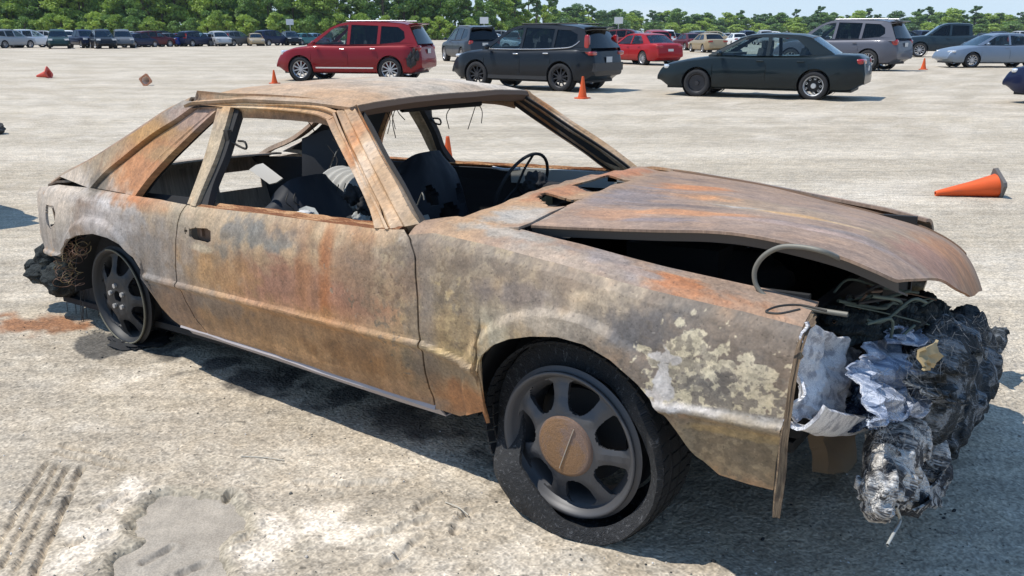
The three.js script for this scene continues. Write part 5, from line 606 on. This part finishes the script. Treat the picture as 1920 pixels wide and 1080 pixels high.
const SUV = { id: 'suv', wb: 2.95, wr: 0.37, w: 0.98, clear: 0.26, belt: 1.09, gw: 0.90, lean: 0.42, cx: -0.55, chl: 2.0, gap: 0.05,
  top: [[-2.46, 0.75], [-2.42, 1.02], [-2.3, 1.11], [-1.5, 1.115], [0, 1.09], [0.95, 1.10], [1.2, 1.08], [1.7, 1.02], [2.15, 0.88], [2.3, 0.7], [2.36, 0.52]],
  cab: [[-2.36, 1.08], [-2.34, 1.15], [-2.05, 1.66], [-1.85, 1.73], [-0.9, 1.79], [-0.2, 1.79], [0.25, 1.72], [0.5, 1.62], [1.25, 1.10], [1.22, 1.05], [-2.3, 1.05]], roof: [[-2.1, 1.655], [-1.85, 1.735], [-1.3, 1.785], [-0.6, 1.805], [-0.1, 1.79], [0.25, 1.725], [0.52, 1.61]],
  win: [{ p: [[-1.95, 1.30], [-1.80, 1.19], [-1.16, 1.13], [-1.16, 1.66], [-1.7, 1.63], [-1.9, 1.50]], tint: 1 }, { p: [[-1.06, 1.125], [-0.18, 1.115], [-0.18, 1.70], [-1.06, 1.67]], tint: 1 }, { p: [[-0.08, 1.115], [1.02, 1.115], [0.42, 1.58], [0.2, 1.66], [-0.08, 1.70]], clear: 1 }], ws: [[1.24, 1.09], [0.5, 1.63]], rw: [[-2.36, 1.14], [-2.08, 1.65]], seats: [[0.05, 0.4], [0.05, -0.4], [-0.9, 0.4], [-0.9, -0.4]], mir: [0.95, 1.16], handles: [[0.05, 0.98], [-0.95, 0.99]], seams: [[1.1, 0.4, 1.09], [-0.13, 0.4, 1.09], [-1.1, 0.7, 1.09]],
  lamps: [['headlight', [2.08, 0.86, 0.66], [0.14, 0.08, 0.18], CM.lens, 0.4], ['taillight', [-2.30, 1.0, 0.715], [0.12, 0.10, 0.12], CM.red, 0]],
  extra: [(c, m) => { mesh('licence_plate', bx(0.01, 0.14, 0.3, -2.47, 0.92, 0), CM.plate, c); for (const s of [1, -1]) mesh('roof_bar', new THREE.CapsuleGeometry(0.02, 1.9, 3, 8).rotateZ(Math.PI / 2).translate(-0.95, 1.812, s * 0.56), CM.alloy, c); }, (c, m, o) => { if (o.sill) for (const s of [1, -1]) mesh('sill_moulding', bx(1.9, 0.04, 0.015, 0.0, 0.42, s * (SUV.w * 0.99)), CM.chrome, c); const sp2 = bx(0.30, 0.03, 1.2, -2.16, 1.72, 0, -0.1); mesh('rear_spoiler', sp2, m, c); }] };
const CROSS = { ...SUV, id: 'crossover', wb: 2.70, wr: 0.355, w: 0.925, clear: 0.24, belt: 1.03, gw: 0.86, lean: 0.42, cx: -0.5, chl: 1.9,
  top: [[-2.28, 0.72], [-2.24, 0.98], [-2.15, 1.07], [-1.4, 1.075], [0, 1.035], [0.9, 1.05], [1.15, 1.04], [1.7, 0.985], [2.1, 0.88], [2.26, 0.72], [2.32, 0.5]],
  cab: [[-2.2, 1.02], [-2.18, 1.10], [-1.9, 1.53], [-1.7, 1.60], [-0.9, 1.66], [-0.2, 1.67], [0.2, 1.62], [0.45, 1.53], [1.2, 1.04], [1.16, 1.0], [-2.15, 1.0]], roof: [[-1.95, 1.525], [-1.7, 1.605], [-1.2, 1.655], [-0.5, 1.68], [-0.1, 1.67], [0.2, 1.625], [0.47, 1.52]],
  win: [{ p: [[-1.78, 1.25], [-1.62, 1.14], [-1.12, 1.085], [-1.12, 1.54], [-1.52, 1.52], [-1.74, 1.42]], tint: 1 }, { p: [[-1.04, 1.075], [-0.14, 1.06], [-0.14, 1.59], [-1.04, 1.55]], tint: 1 }, { p: [[-0.06, 1.06], [0.98, 1.065], [0.38, 1.48], [0.16, 1.56], [-0.06, 1.59]], clear: 1 }], ws: [[1.18, 1.04], [0.45, 1.54]], rw: [[-2.19, 1.09], [-1.92, 1.52]], mir: [0.9, 1.10], handles: [[0.02, 0.93], [-0.92, 0.95]], seams: [[1.08, 0.4, 1.03], [-0.1, 0.4, 1.03], [-1.06, 0.7, 1.03]], seats: [[0.05, 0.38], [0.05, -0.38], [-0.85, 0.38], [-0.85, -0.38]],
  lamps: [['headlight', [2.05, 0.86, 0.62], [0.15, 0.045, 0.2], CM.lens, 0.35], ['taillight', [-2.06, 1.17, 0.745], [0.07, 0.24, 0.05], CM.red, 0], ['taillight', [-2.2, 0.96, 0.72], [0.07, 0.05, 0.16], CM.red, 0]],
  extra: [(c, m) => { mesh('licence_plate', bx(0.01, 0.14, 0.3, -2.30, 0.8, 0), CM.plate, c); mesh('rear_spoiler', bx(0.26, 0.03, 1.16, -2.0, 1.59, 0, -0.1), m, c); for (const s of [1, -1]) { mesh('roof_bar', new THREE.CapsuleGeometry(0.018, 1.7, 3, 8).rotateZ(Math.PI / 2).translate(-0.8, 1.685, s * 0.55), CM.black, c); mesh('sill_cladding', bx(1.9, 0.16, 0.02, 0, 0.36, s * (CROSS.w * 0.97)), CM.trim, c); mesh('window_trim', tube([V(1.0, 1.05, s * 0.868), V(-0.1, 1.047, s * 0.868), V(-1.1, 1.07, s * 0.862), V(-1.68, 1.13, s * 0.82), V(-1.84, 1.26, s * 0.755)], 0.012, 24, 5), CM.chrome, c); } mesh('rear_bumper', bx(0.12, 0.2, 1.5, -2.25, 0.62, 0), CM.trim, c); }] };
const PICKUP = { id: 'pickup', wb: 3.25, wr: 0.38, w: 0.95, clear: 0.34, belt: 1.13, gw: 0.87, lean: 0.36, cx: 0.1, chl: 1.4, gap: 0.07, bed: [-2.55, -0.92, 0.75],
  top: [[-2.72, 0.8], [-2.70, 1.13], [-2.6, 1.16], [-0.9, 1.16], [0.9, 1.13], [1.3, 1.14], [2.0, 1.09], [2.42, 1.0], [2.52, 0.8], [2.56, 0.6]],
  cab: [[-0.9, 1.12], [-0.86, 1.66], [-0.75, 1.74], [0.0, 1.78], [0.45, 1.74], [0.68, 1.66], [1.35, 1.14], [1.32, 1.09], [-0.88, 1.09]], roof: [[-0.88, 1.68], [-0.74, 1.745], [-0.2, 1.785], [0.3, 1.77], [0.5, 1.735], [0.70, 1.65]],
  win: [{ p: [[-0.74, 1.16], [0.12, 1.15], [0.12, 1.68], [-0.70, 1.66]], tint: 1 }, { p: [[0.22, 1.15], [1.15, 1.16], [0.62, 1.60], [0.45, 1.66], [0.22, 1.69]], tint: 1 }], ws: [[1.34, 1.13], [0.68, 1.67]], rw: [[-0.9, 1.14], [-0.86, 1.67]], mir: [1.12, 1.22], handles: [[0.3, 1.0], [-0.62, 1.01]], seams: [[1.2, 0.5, 1.13], [0.17, 0.5, 1.13], [-0.85, 0.5, 1.13]], seats: [[0.3, 0.38], [0.3, -0.38]],
  lamps: [['headlight', [2.42, 0.92, 0.72], [0.10, 0.09, 0.2], CM.lens, 0.2], ['taillight', [-2.66, 1.0, 0.80], [0.06, 0.15, 0.08], CM.red, 0]], extra: [(c, m) => { mesh('grille', bx(0.04, 0.26, 0.9, 2.52, 0.86, 0), CM.trim, c); mesh('front_bumper', bx(0.12, 0.2, 1.6, 2.52, 0.56, 0), CM.trim, c); }] };
// ---- the cars one can make out singly
{ const c = makeCar(SEDAN, paintMat(0.010, 0.018, 0.022), 'parked_sedan', 'dark green-black sedan with one bare steel front wheel and a silver rear hubcap', 'car', null, { wheels: ['steel', 'hubcap'], wheelMat: [CM.steel, CM.hubcap] }); put(c, [1299, 180], [1531, 188], -1, SEDAN); }
{ const c = makeCar(SUV, paintMat(0.22, 0.010, 0.016), 'parked_suv', 'dark red family SUV with chrome sill line and damaged rear corner', 'SUV', null, { tint: 1, sill: 1, handleMat: CM.chrome }); put(c, [567, 152], [734, 154], -1, SUV);
  const g = []; for (let k = 0; k < 16; k++) { const l = lump(rr(0.04, 0.1), rr(0.06, 0.16), 0.03, 5, 0.6, 2, k); l.translate(rr(-2.36, -2.0), rr(0.5, 1.0), -0.93 + rr(-0.01, 0.02)); g.push(l); } mesh('torn_bumper_corner', merge(g), CM.black, c); }
{ const c = makeCar(CROSS, paintMat(0.010, 0.014, 0.020), 'parked_crossover', 'black crossover with tall red tail lamps and black alloy wheels', 'SUV', null, { tint: 1, wheels: ['alloy', 'alloy'], wheelMat: [CM.steel, CM.steel], handleMat: CM.chrome }); put(c, [886, 164], [1065, 172], -1, CROSS); }
{ const c = makeCar(SUV, paintMat(0.035, 0.042, 0.055), 'parked_suv', 'slate grey SUV half hidden behind the black crossover', 'SUV', null, { tint: 1 }); const p = G(880, 118); at(c, p.x - 1.3, p.z - 1.6, Math.PI - 0.9 + 0.35); }
{ const c = makeCar(SUV, paintMat(0.10, 0.105, 0.13, 0.2), 'parked_suv', 'large steel-grey SUV behind the dark sedan', 'SUV', null, { tint: 1 }); c.scale.set(1.1, 1.1, 1.06); at(c, -9.7, -34.6, Math.PI - 0.12); }
{ const c = makeCar(SEDAN, paintMat(0.34, 0.012, 0.015), 'parked_sedan', 'bright red car between the black crossover and the dark sedan', 'car', null, {}); const p = G(1245, 122); at(c, p.x - 1.6, p.z - 0.6, Math.PI - 0.45); }
{ const c = makeCar(PICKUP, paintMat(0.018, 0.035, 0.05), 'pickup_truck', 'dark teal crew-cab pickup truck parked on its own', 'truck', null, { tint: 1 }); const p = G(1728, 105), q = G(1858, 106); put(c, [1726, 107], [1840, 108], -1, PICKUP); c.scale.setScalar(1.14); }
{ const c = makeCar(SEDAN, paintMat(0.20, 0.25, 0.32, 0.5), 'parked_sedan', 'pale blue-grey sedan nose-on beside an orange cone', 'car', null, {}); put(c, [1817, 127], [1935, 127], -1, SEDAN); }
{ const c = makeCar(SEDAN, paintMat(0.010, 0.016, 0.05), 'parked_sedan', 'deep blue sedan standing alone on sand beyond the fallen orange cone', 'car', null, {}); const p = G(1900, 192); at(c, p.x + 2.2, p.z + 0.1, Math.PI - 0.3); }
{ const c = makeCar(SUV, paintMat(0.05, 0.052, 0.055), 'parked_suv', 'dark grey SUV on sand behind the burned car, its shadow reaching towards it', 'SUV', null, { tint: 1 }); at(c, -8.75, 0.80, Math.PI); }
// ---- far rows: simpler bodies, each still a car of its own
const FAR = [SEDAN, SUV, CROSS, PICKUP].map(s => ({ ...s, id: s.id + '_far', lo: 1, lamps: s.lamps }));
const COL = { white: [0.72, 0.72, 0.72], black: [0.01, 0.011, 0.013], silver: [0.36, 0.37, 0.38], grey: [0.11, 0.12, 0.13], green: [0.012, 0.035, 0.03], blue: [0.01, 0.035, 0.20], navy: [0.012, 0.018, 0.05], red: [0.28, 0.012, 0.014], gold: [0.34, 0.27, 0.17], maroon: [0.09, 0.01, 0.015], teal: [0.05, 0.16, 0.17], lightblue: [0.18, 0.27, 0.36] };
const colMat = {}; const KIND = ['sedan', 'SUV', 'crossover', 'pickup truck'], CNAME = { white: 'white', black: 'black', silver: 'silver', grey: 'dark grey', green: 'dark green', blue: 'bright blue', navy: 'navy blue', red: 'red', gold: 'beige', maroon: 'maroon', teal: 'teal', lightblue: 'pale blue' };
function farCar(k, col, px, py, head, where, group) { const m = colMat[col] = colMat[col] || paintMat(...COL[col], 0.1); const c = makeCar(FAR[k], m, ['far_sedan', 'far_suv', 'far_crossover', 'far_pickup_truck'][k], `${CNAME[col]} ${KIND[k]} ${where}`, k === 3 ? 'truck' : k ? 'SUV' : 'car', group, { tint: 1 }); const p = G(px, py); at(c, p.x, p.z, head); return c; }
const wTree = 'in the far row of cars before the tall trees';
[[-4, 89, 2, 'white', 2.3], [22, 90, 1, 'silver', 2.5], [60, 89, 1, 'white', 2.2], [112, 91, 1, 'green', 0.2], [128, 84, 3, 'white', 0.4], [160, 90, 3, 'navy', 0.5], [195, 91, 1, 'black', 0.3], [232, 90, 1, 'grey', 0.2], [262, 88.5, 0, 'navy', 2.4], [290, 88, 2, 'maroon', 2.3], [318, 87.5, 0, 'grey', 2.2], [345, 87, 0, 'blue', 2.6], [368, 87, 2, 'navy', 2.4], [388, 86.5, 0, 'white', 2.2], [412, 86.5, 2, 'silver', 0.3], [444, 86, 2, 'grey', 2.4], [480, 86, 0, 'gold', 0.1], [512, 85.5, 1, 'navy', 2.3], [546, 85, 2, 'black', 0.2], [572, 84.5, 0, 'teal', 2.3], [592, 84, 0, 'lightblue', 2.3]].forEach(([px, py, k, col, a]) => farCar(k, col, px, py, a - 0.64, wTree, 'cars parked before the tall trees'));
[[40, 81, 2, 'grey'], [90, 81, 1, 'silver'], [200, 81, 0, 'red'], [250, 81, 2, 'white'], [310, 80, 1, 'black'], [360, 80, 2, 'lightblue'], [430, 80, 1, 'green'], [500, 80, 2, 'silver']].forEach(([px, py, k, col], i) => farCar(k, col, px, py, 0.4 + i * 0.35, 'in the second row behind others, before the tall trees', 'second row before the tall trees'));
const wR = 'in the far middle rows behind the red car', gR = 'cars in the far middle rows';
[[925, 96, 0, 'white', 0.5], [1180, 92, 1, 'maroon', 0.3], [1210, 84, 0, 'silver', 0.7], [1225, 98, 2, 'red', 2.4], [1250, 86, 1, 'white', 2.2], [1290, 94, 0, 'maroon', 2.5], [1325, 98, 0, 'gold', 2.45], [1345, 84, 2, 'gold', 0.5], [1380, 88, 0, 'white', 2.3], [1395, 82, 1, 'navy', 2.4], [1430, 84, 1, 'silver', 2.2], [1455, 82, 2, 'white', 0.4], [1478, 84, 0, 'grey', 2.2], [1165, 84, 2, 'white', 2.4], [1195, 80, 1, 'silver', 0.4], [1232, 80, 2, 'red', 2.2], [1268, 81, 0, 'navy', 0.6], [1302, 84, 2, 'grey', 2.4], [1318, 80, 1, 'teal', 0.3], [1360, 79, 0, 'silver', 2.3], [1412, 79, 2, 'teal', 0.5], [960, 90, 2, 'silver', 2.3], [945, 83, 1, 'grey', 0.4]].forEach(([px, py, k, col, a]) => farCar(k, col, px, py, a - 0.1, wR, gR));
const wP = 'in the row beyond the pickup truck', gP = 'cars beyond the pickup truck';
[[1700, 88, 2, 'black', 0.4], [1718, 84, 1, 'navy', 2.3], [1745, 81, 2, 'green', 0.5], [1868, 86, 0, 'grey', 2.4], [1880, 80, 2, 'navy', 0.3], [1905, 78, 1, 'silver', 2.2], [1840, 79, 0, 'black', 2.2]].forEach(([px, py, k, col, a]) => farCar(k, col, px, py, a, wP, gP));
// ------------------------------------------------------------------ trees: trunk, limbs and a crown of many leaf-clump faces
const leafMat = [[0.26, 0.38, 0.055], [0.17, 0.29, 0.055], [0.33, 0.45, 0.065], [0.11, 0.21, 0.06]].map(c => phys(C3(...c), { roughness: 0.9, transmission: 0.35, thickness: 0 }));
const barkMat = std(C3(0.10, 0.08, 0.06), 0.95);
function treeGeo(h, cw, c0, n, sz, sd, pine) {
  seed = sd * 7919; const pos = [], clumps = [], nc = pine ? 16 : 22;
  for (let k = 0; k < nc; k++) { const t = Math.pow((k + 0.5) / nc, 0.9), y = lerp(c0 * h, h * 0.97, t), prof = pine ? (t < 0.25 ? 0.55 + t * 1.6 : 1.05 - 0.75 * (t - 0.25)) : Math.sin(Math.PI * (0.16 + 0.8 * t)) , a = rnd() * 6.283, r = cw * prof * rr(0.25, 0.85); clumps.push([Math.cos(a) * r, y, Math.sin(a) * r, rr(0.5, 1.0) * cw * (pine ? 0.32 : 0.42)]); }
  for (let i = 0; i < n; i++) { const c = clumps[Math.floor(rnd() * nc)], u = rnd() * 2 - 1, a = rnd() * 6.283, q = Math.sqrt(1 - u * u), rad = c[3] * Math.pow(rnd(), 0.4); const p = [c[0] + Math.cos(a) * q * rad, c[1] + u * rad * 0.8, c[2] + Math.sin(a) * q * rad], s = sz * rr(0.6, 1.4); const e1 = V(rr(-1, 1), rr(-1, 1), rr(-1, 1)).normalize(), e2 = V(rr(-1, 1), rr(-0.4, 0.4), rr(-1, 1)).cross(e1).normalize(); for (const [m, o] of [[-1, -0.6], [1, -0.4], [0.1, 1]]) pos.push(p[0] + (e1.x * m + e2.x * o) * s, p[1] + (e1.y * m + e2.y * o) * s, p[2] + (e1.z * m + e2.z * o) * s); }
  const g = new THREE.BufferGeometry(); g.setAttribute('position', new THREE.Float32BufferAttribute(pos, 3)); g.computeVertexNormals();
  const limbs = [new THREE.CylinderGeometry(0.07, 0.2 + h * 0.006, h * 0.86, 7).translate(0, h * 0.43, 0)]; for (let k = 0; k < 7; k++) { const c = clumps[(k * 3) % nc]; limbs.push(tube([V(0, c[1] - 1.1, 0), V(c[0] * 0.5, c[1] - 0.4, c[2] * 0.5), V(c[0], c[1], c[2])], 0.05, 5, 5)); }
  return { crown: g, trunk: merge(limbs) };
}
const TV = [treeGeo(10.5, 3.0, 0.12, 2500, 0.255, 11, false), treeGeo(9.5, 2.6, 0.18, 2400, 0.24, 12, false), treeGeo(12.5, 2.3, 0.42, 1900, 0.25, 13, true), treeGeo(11.5, 2.9, 0.3, 2400, 0.255, 14, false), treeGeo(13, 2.0, 0.5, 1700, 0.24, 15, true), treeGeo(5.0, 2.6, 0.02, 1900, 0.22, 16, false)];
seed = 777;
const TN = ['broadleaf_tree', 'broadleaf_tree', 'pine_tree', 'broadleaf_tree', 'pine_tree', 'bush'];
function tree(v, x, z, sc, m, label, group, wide = 1.2) { const t = thing(TN[v], label, v === 5 ? 'bush' : 'tree', group); mesh('trunk', TV[v].trunk, barkMat, t); mesh('crown', TV[v].crown, leafMat[m], t); t.position.set(x, 0, z); t.rotation.y = rnd() * 6.283; t.scale.set(sc * wide * rr(0.9, 1.15), sc * rr(0.92, 1.1), sc * wide * rr(0.9, 1.15)); return t; }
const onPix = (px, D) => { const h = ray(px, 62), s = D / (h.x * FW[0] + h.z * FW[2]) * Math.hypot(FW[0], FW[2]); return V(CAM.x + h.x * s / Math.hypot(FW[0], FW[2]), 0, CAM.z + h.z * s / Math.hypot(FW[0], FW[2])); };
// left wood edge, nearer; it runs away to the right
const edge = px => interp(px, [-80, 200, 600, 860, 980, 1060, 1200, 1500, 2000], [170, 172, 178, 190, 215, 290, 400, 430, 400]);
for (let px = -70; px < 1050; px += 17) for (let row = 0; row < 2; row++) { const far = edge(px), D = far + row * 9 + rr(-3, 3), pineZone = px > 620 ? 0.7 : 0.2, pine = rnd() < (row ? pineZone : pineZone * 0.4), v = pine ? (rnd() < 0.5 ? 2 : 4) : [0, 1, 3][Math.floor(rnd() * 3)], p = onPix(px + rr(-8, 8) + row * 8, D); const m = pine ? 3 : Math.floor(rnd() * 3); tree(v, p.x, p.z, rr(0.78, 1.18) * (px > 940 ? 0.95 : 1), px > 640 && px < 900 && !pine ? 1 : m, pine ? 'slender pine in the tall tree line behind the parked cars' : 'leafy tree in the tall tree line behind the parked cars', pine ? 'pines of the tall tree line' : 'leafy trees of the tall tree line'); }
for (let px = -60; px < 1040; px += 26) { const p = onPix(px + rr(-8, 8), edge(px) - 6); tree(5, p.x, p.z, rr(0.7, 1.1), Math.floor(rnd() * 3), 'low bush at the foot of the tall tree line', 'bushes under the tall tree line'); }
for (let px = 1040; px < 1990; px += 13) for (let row = 0; row < 2; row++) { const D = edge(px) + row * 16 + rr(-6, 6), p = onPix(px + rr(-5, 5), D), pine = rnd() < 0.25; tree(pine ? (rnd() < 0.5 ? 2 : 4) : [0, 1, 3][Math.floor(rnd() * 3)], p.x, p.z, rr(0.64, 1.05) * (px > 1500 ? 1.1 : 0.98), pine ? 3 : 1 + Math.floor(rnd() * 3), pine ? 'distant pine rising from the low tree line under open sky' : 'distant leafy tree of the low tree line under open sky', pine ? 'pines of the low far tree line' : 'leafy trees of the low far tree line', pine ? 1.7 : 2.1); }
for (let px = 1050; px < 1990; px += 34) { const p = onPix(px + rr(-8, 8), edge(px) - 14); tree(5, p.x, p.z, rr(1.0, 1.3), 1 + Math.floor(rnd() * 3), 'low scrub bush along the foot of the low far tree line', 'scrub under the low far tree line', 2.2); }
scene.fog = new THREE.FogExp2(0xd4e2ee, 0.00012);
// ------------------------------------------------------------------ cones, signs, litter
const coneMat = std(0xffffff, 0.7, 0, { map: tex8(128, 128, (u, v, o) => { const k = 0.86 + 0.2 * fbm(u * 8, v * 8, 3, 8), d = sstep(0.62, 0.8, fbm(u * 10 + 3, v * 10, 4)); o[0] = lerp(226, 150, d * 0.5) * k; o[1] = lerp(92, 84, d) * k; o[2] = lerp(34, 50, d) * k; }, true, THREE.RepeatWrapping) }), coneRed = std(C3(0.62, 0.09, 0.06), 0.7), coneBase = std(C3(0.05, 0.05, 0.05), 0.9);
function cone(name, label, h, r, mat, base = coneBase, bw = 1.25) { const c = thing(name, label, 'cone'); const pr = [[r, 0.02], [r * 0.93, 0.03], [r * 0.62, h * 0.4], [r * 0.24, h * 0.96], [r * 0.20, h], [r * 0.13, h], [r * 0.16, h * 0.95], [r * 0.55, h * 0.4], [r * 0.86, 0.02]].map(q => new THREE.Vector2(...q)); mesh('cone_body', new THREE.LatheGeometry(pr, 32), mat, c); const s = new THREE.Shape(), w = r * bw; s.moveTo(-w, -w * 0.8); s.lineTo(-w * 0.8, -w); s.lineTo(w * 0.8, -w); s.lineTo(w, -w * 0.8); s.lineTo(w, w * 0.8); s.lineTo(w * 0.8, w); s.lineTo(-w * 0.8, w); s.lineTo(-w, w * 0.8); const hp = new THREE.Path(); hp.absarc(0, 0, r * 0.85, 0, 7, true); s.holes.push(hp); mesh('base', new THREE.ExtrudeGeometry(s, { depth: 0.024, bevelSize: 0.006, bevelThickness: 0.004 }).rotateX(-Math.PI / 2), base, c); return c; }
const onGround = (o, px, py, dy = 0) => { const p = G(px, py); o.position.set(p.x, groundH(p.x, p.z) + dy, p.z); return o; };
{ const c = cone('traffic_cone', 'faded orange traffic cone lying on its side on open sand', 0.56, 0.115, coneMat, std(C3(0.13, 0.12, 0.115), 0.9), 1.04); onGround(c, 1868, 371, 0.135); const d = V(RX[0], 0, RX[2]); const tip = G(1768, 369), b = G(1868, 370); const dir = tip.sub(b).normalize(); dir.y = -0.15; dir.normalize(); c.quaternion.setFromUnitVectors(V(0, 1, 0), dir); c.position.y = groundH(c.position.x, c.position.z) + 0.105; }
onGround(cone('traffic_cone', 'orange traffic cone standing by the black crossover rear wheel', 0.50, 0.115, coneMat, coneMat), 1092, 185);
onGround(cone('traffic_cone', 'small orange traffic cone standing ahead of the red SUV', 0.40, 0.10, coneMat, coneMat), 515, 157);
onGround(cone('traffic_cone', 'small orange traffic cone standing beside the pale blue sedan', 0.46, 0.12, coneMat, coneMat), 1731, 130);
{ const c = cone('traffic_cone', 'slim orange cone seen through the burned car window', 0.44, 0.085, coneMat); const p = G(841, 332); c.position.set(p.x, groundH(p.x, p.z), p.z); }
{ const c = cone('traffic_cone', 'flattened red cone tipped over on the sand', 0.44, 0.15, coneRed, coneRed); onGround(c, 93, 146, 0.15); const d = V(-RX[0], -0.2, -RX[2]).normalize(); c.quaternion.setFromUnitVectors(V(0, 1, 0), d); }
{ const c = cone('traffic_cone', 'dirty cone lying with its open pale base towards the burned car', 0.34, 0.14, std(C3(0.72, 0.58, 0.48), 0.8), std(C3(0.42, 0.19, 0.11), 0.9), 1.02); onGround(c, 274, 161, 0.15); const d = V(-0.55, -0.15, -0.8).normalize(); c.quaternion.setFromUnitVectors(V(0, 1, 0), d); }
{ const c = tag(mesh('rubber_chunk', lump(0.12, 0.09, 0.10, 10, 0.4, 2, 5), coneBase), 'black rubber chunk lying alone on open sand', 'debris'); const p = G(-4, 250); c.position.set(p.x, 0.07, p.z); }
[[545, 172, 6.2, 'white sign board on a post before dense leafy trees'], [908, 150, 5.9, 'white sign board on a post above the slate grey SUV'], [1159, 150, 5.7, 'white sign board on a post by the tree line end']].forEach(([px, D, hh, label], i) => { const p = onPix(px, D * 0.62), s = thing('row_sign', label, 'sign', null); const h = 3.0; mesh('post', new THREE.CylinderGeometry(0.04, 0.04, h, 8).translate(0, h / 2, 0), CM.alloy, s); mesh('board', new THREE.BoxGeometry(0.95, 0.7, 0.03).translate(0, h - 0.2, 0.06), std(C3(0.75, 0.75, 0.75), 0.7), s); s.position.set(p.x, 0, p.z); s.rotation.y = -YAW; });
// stones and flakes of soot in the foreground
{ const gs = [], m4 = new THREE.Matrix4(); const base = lump(1, 0.6, 0.9, 1, 0.3, 1.5, 3); const N = 700, im = new THREE.InstancedMesh(base, std(0xffffff, 0.95), N); im.name = 'pebbles'; im.castShadow = im.receiveShadow = true; const q = new THREE.Quaternion(), e = new THREE.Euler(); for (let i = 0; i < N; i++) { const p = G(rr(-60, 1980), 1090 - Math.pow(rnd(), 1.6) * 640), s = rr(0.0015, 0.0038) * (rnd() < 0.04 ? 2 : 1); e.set(rr(0, 6), rr(0, 6), rr(0, 6)); q.setFromEuler(e); m4.compose(V(p.x, groundH(p.x, p.z) + s * 0.2, p.z), q, V(s, s, s)); im.setMatrixAt(i, m4); const d = rnd(); im.setColorAt(i, d < 0.4 ? C3(0.16, 0.15, 0.13) : d < 0.8 ? C3(0.42, 0.38, 0.33) : C3(0.62, 0.6, 0.57)); } im.userData.kind = 'stuff'; im.userData.label = 'scattered pebbles and soot flakes on the sand'; scene.add(im); }
[[[390, 972], [402, 990], [420, 1000]], [[452, 859], [500, 862], [533, 866]], [[835, 945], [860, 958], [878, 970]]].forEach((a, i) => { const t = tag(mesh('dry_twig', tube(a.map(p => { const q = G(...p); q.y = groundH(q.x, q.z) + 0.004; return q; }), 0.0022, 14, 5), std(C3(0.5, 0.46, 0.38), 0.9)), ['pale dry twig lying on the wet mud patch', 'thin dry twig lying on sand near the car shadow', 'thin pale twig lying on cracked sand by the front wheel'][i], 'twig'); });
// flakes of char and glass-wool crumbs shed round the wreck
{ const N = 220, im = new THREE.InstancedMesh(lump(1, 0.35, 0.7, 1, 0.5, 1.5, 8), std(0xffffff, 0.95), N), m4 = new THREE.Matrix4(), q = new THREE.Quaternion(), e = new THREE.Euler(); im.name = 'charred_fragments'; im.castShadow = im.receiveShadow = true; for (let i = 0; i < N; i++) { const nose = i % 2, x = nose ? 0.9 + (rnd() + rnd() - 1) * 0.7 : rr(-3.4, 0.6), z = nose ? (rnd() + rnd() - 1) * 0.9 + 0.1 : 0.72 + (rnd() + rnd() - 1) * 0.45, s = rr(0.002, 0.005) * (rnd() < 0.15 ? 2 : 1); e.set(rr(-0.4, 0.4), rr(0, 6), rr(-0.4, 0.4)); q.setFromEuler(e); m4.compose(V(x, groundH(x, z) + s * 0.25, z), q, V(s, s, s)); im.setMatrixAt(i, m4); im.setColorAt(i, rnd() < 0.7 ? C3(0.03, 0.03, 0.03) : C3(0.3, 0.27, 0.24)); } im.userData.kind = 'stuff'; im.userData.label = 'charred fragments shed on the sand round the burned car'; scene.add(im); }
renderer.render(scene, camera);
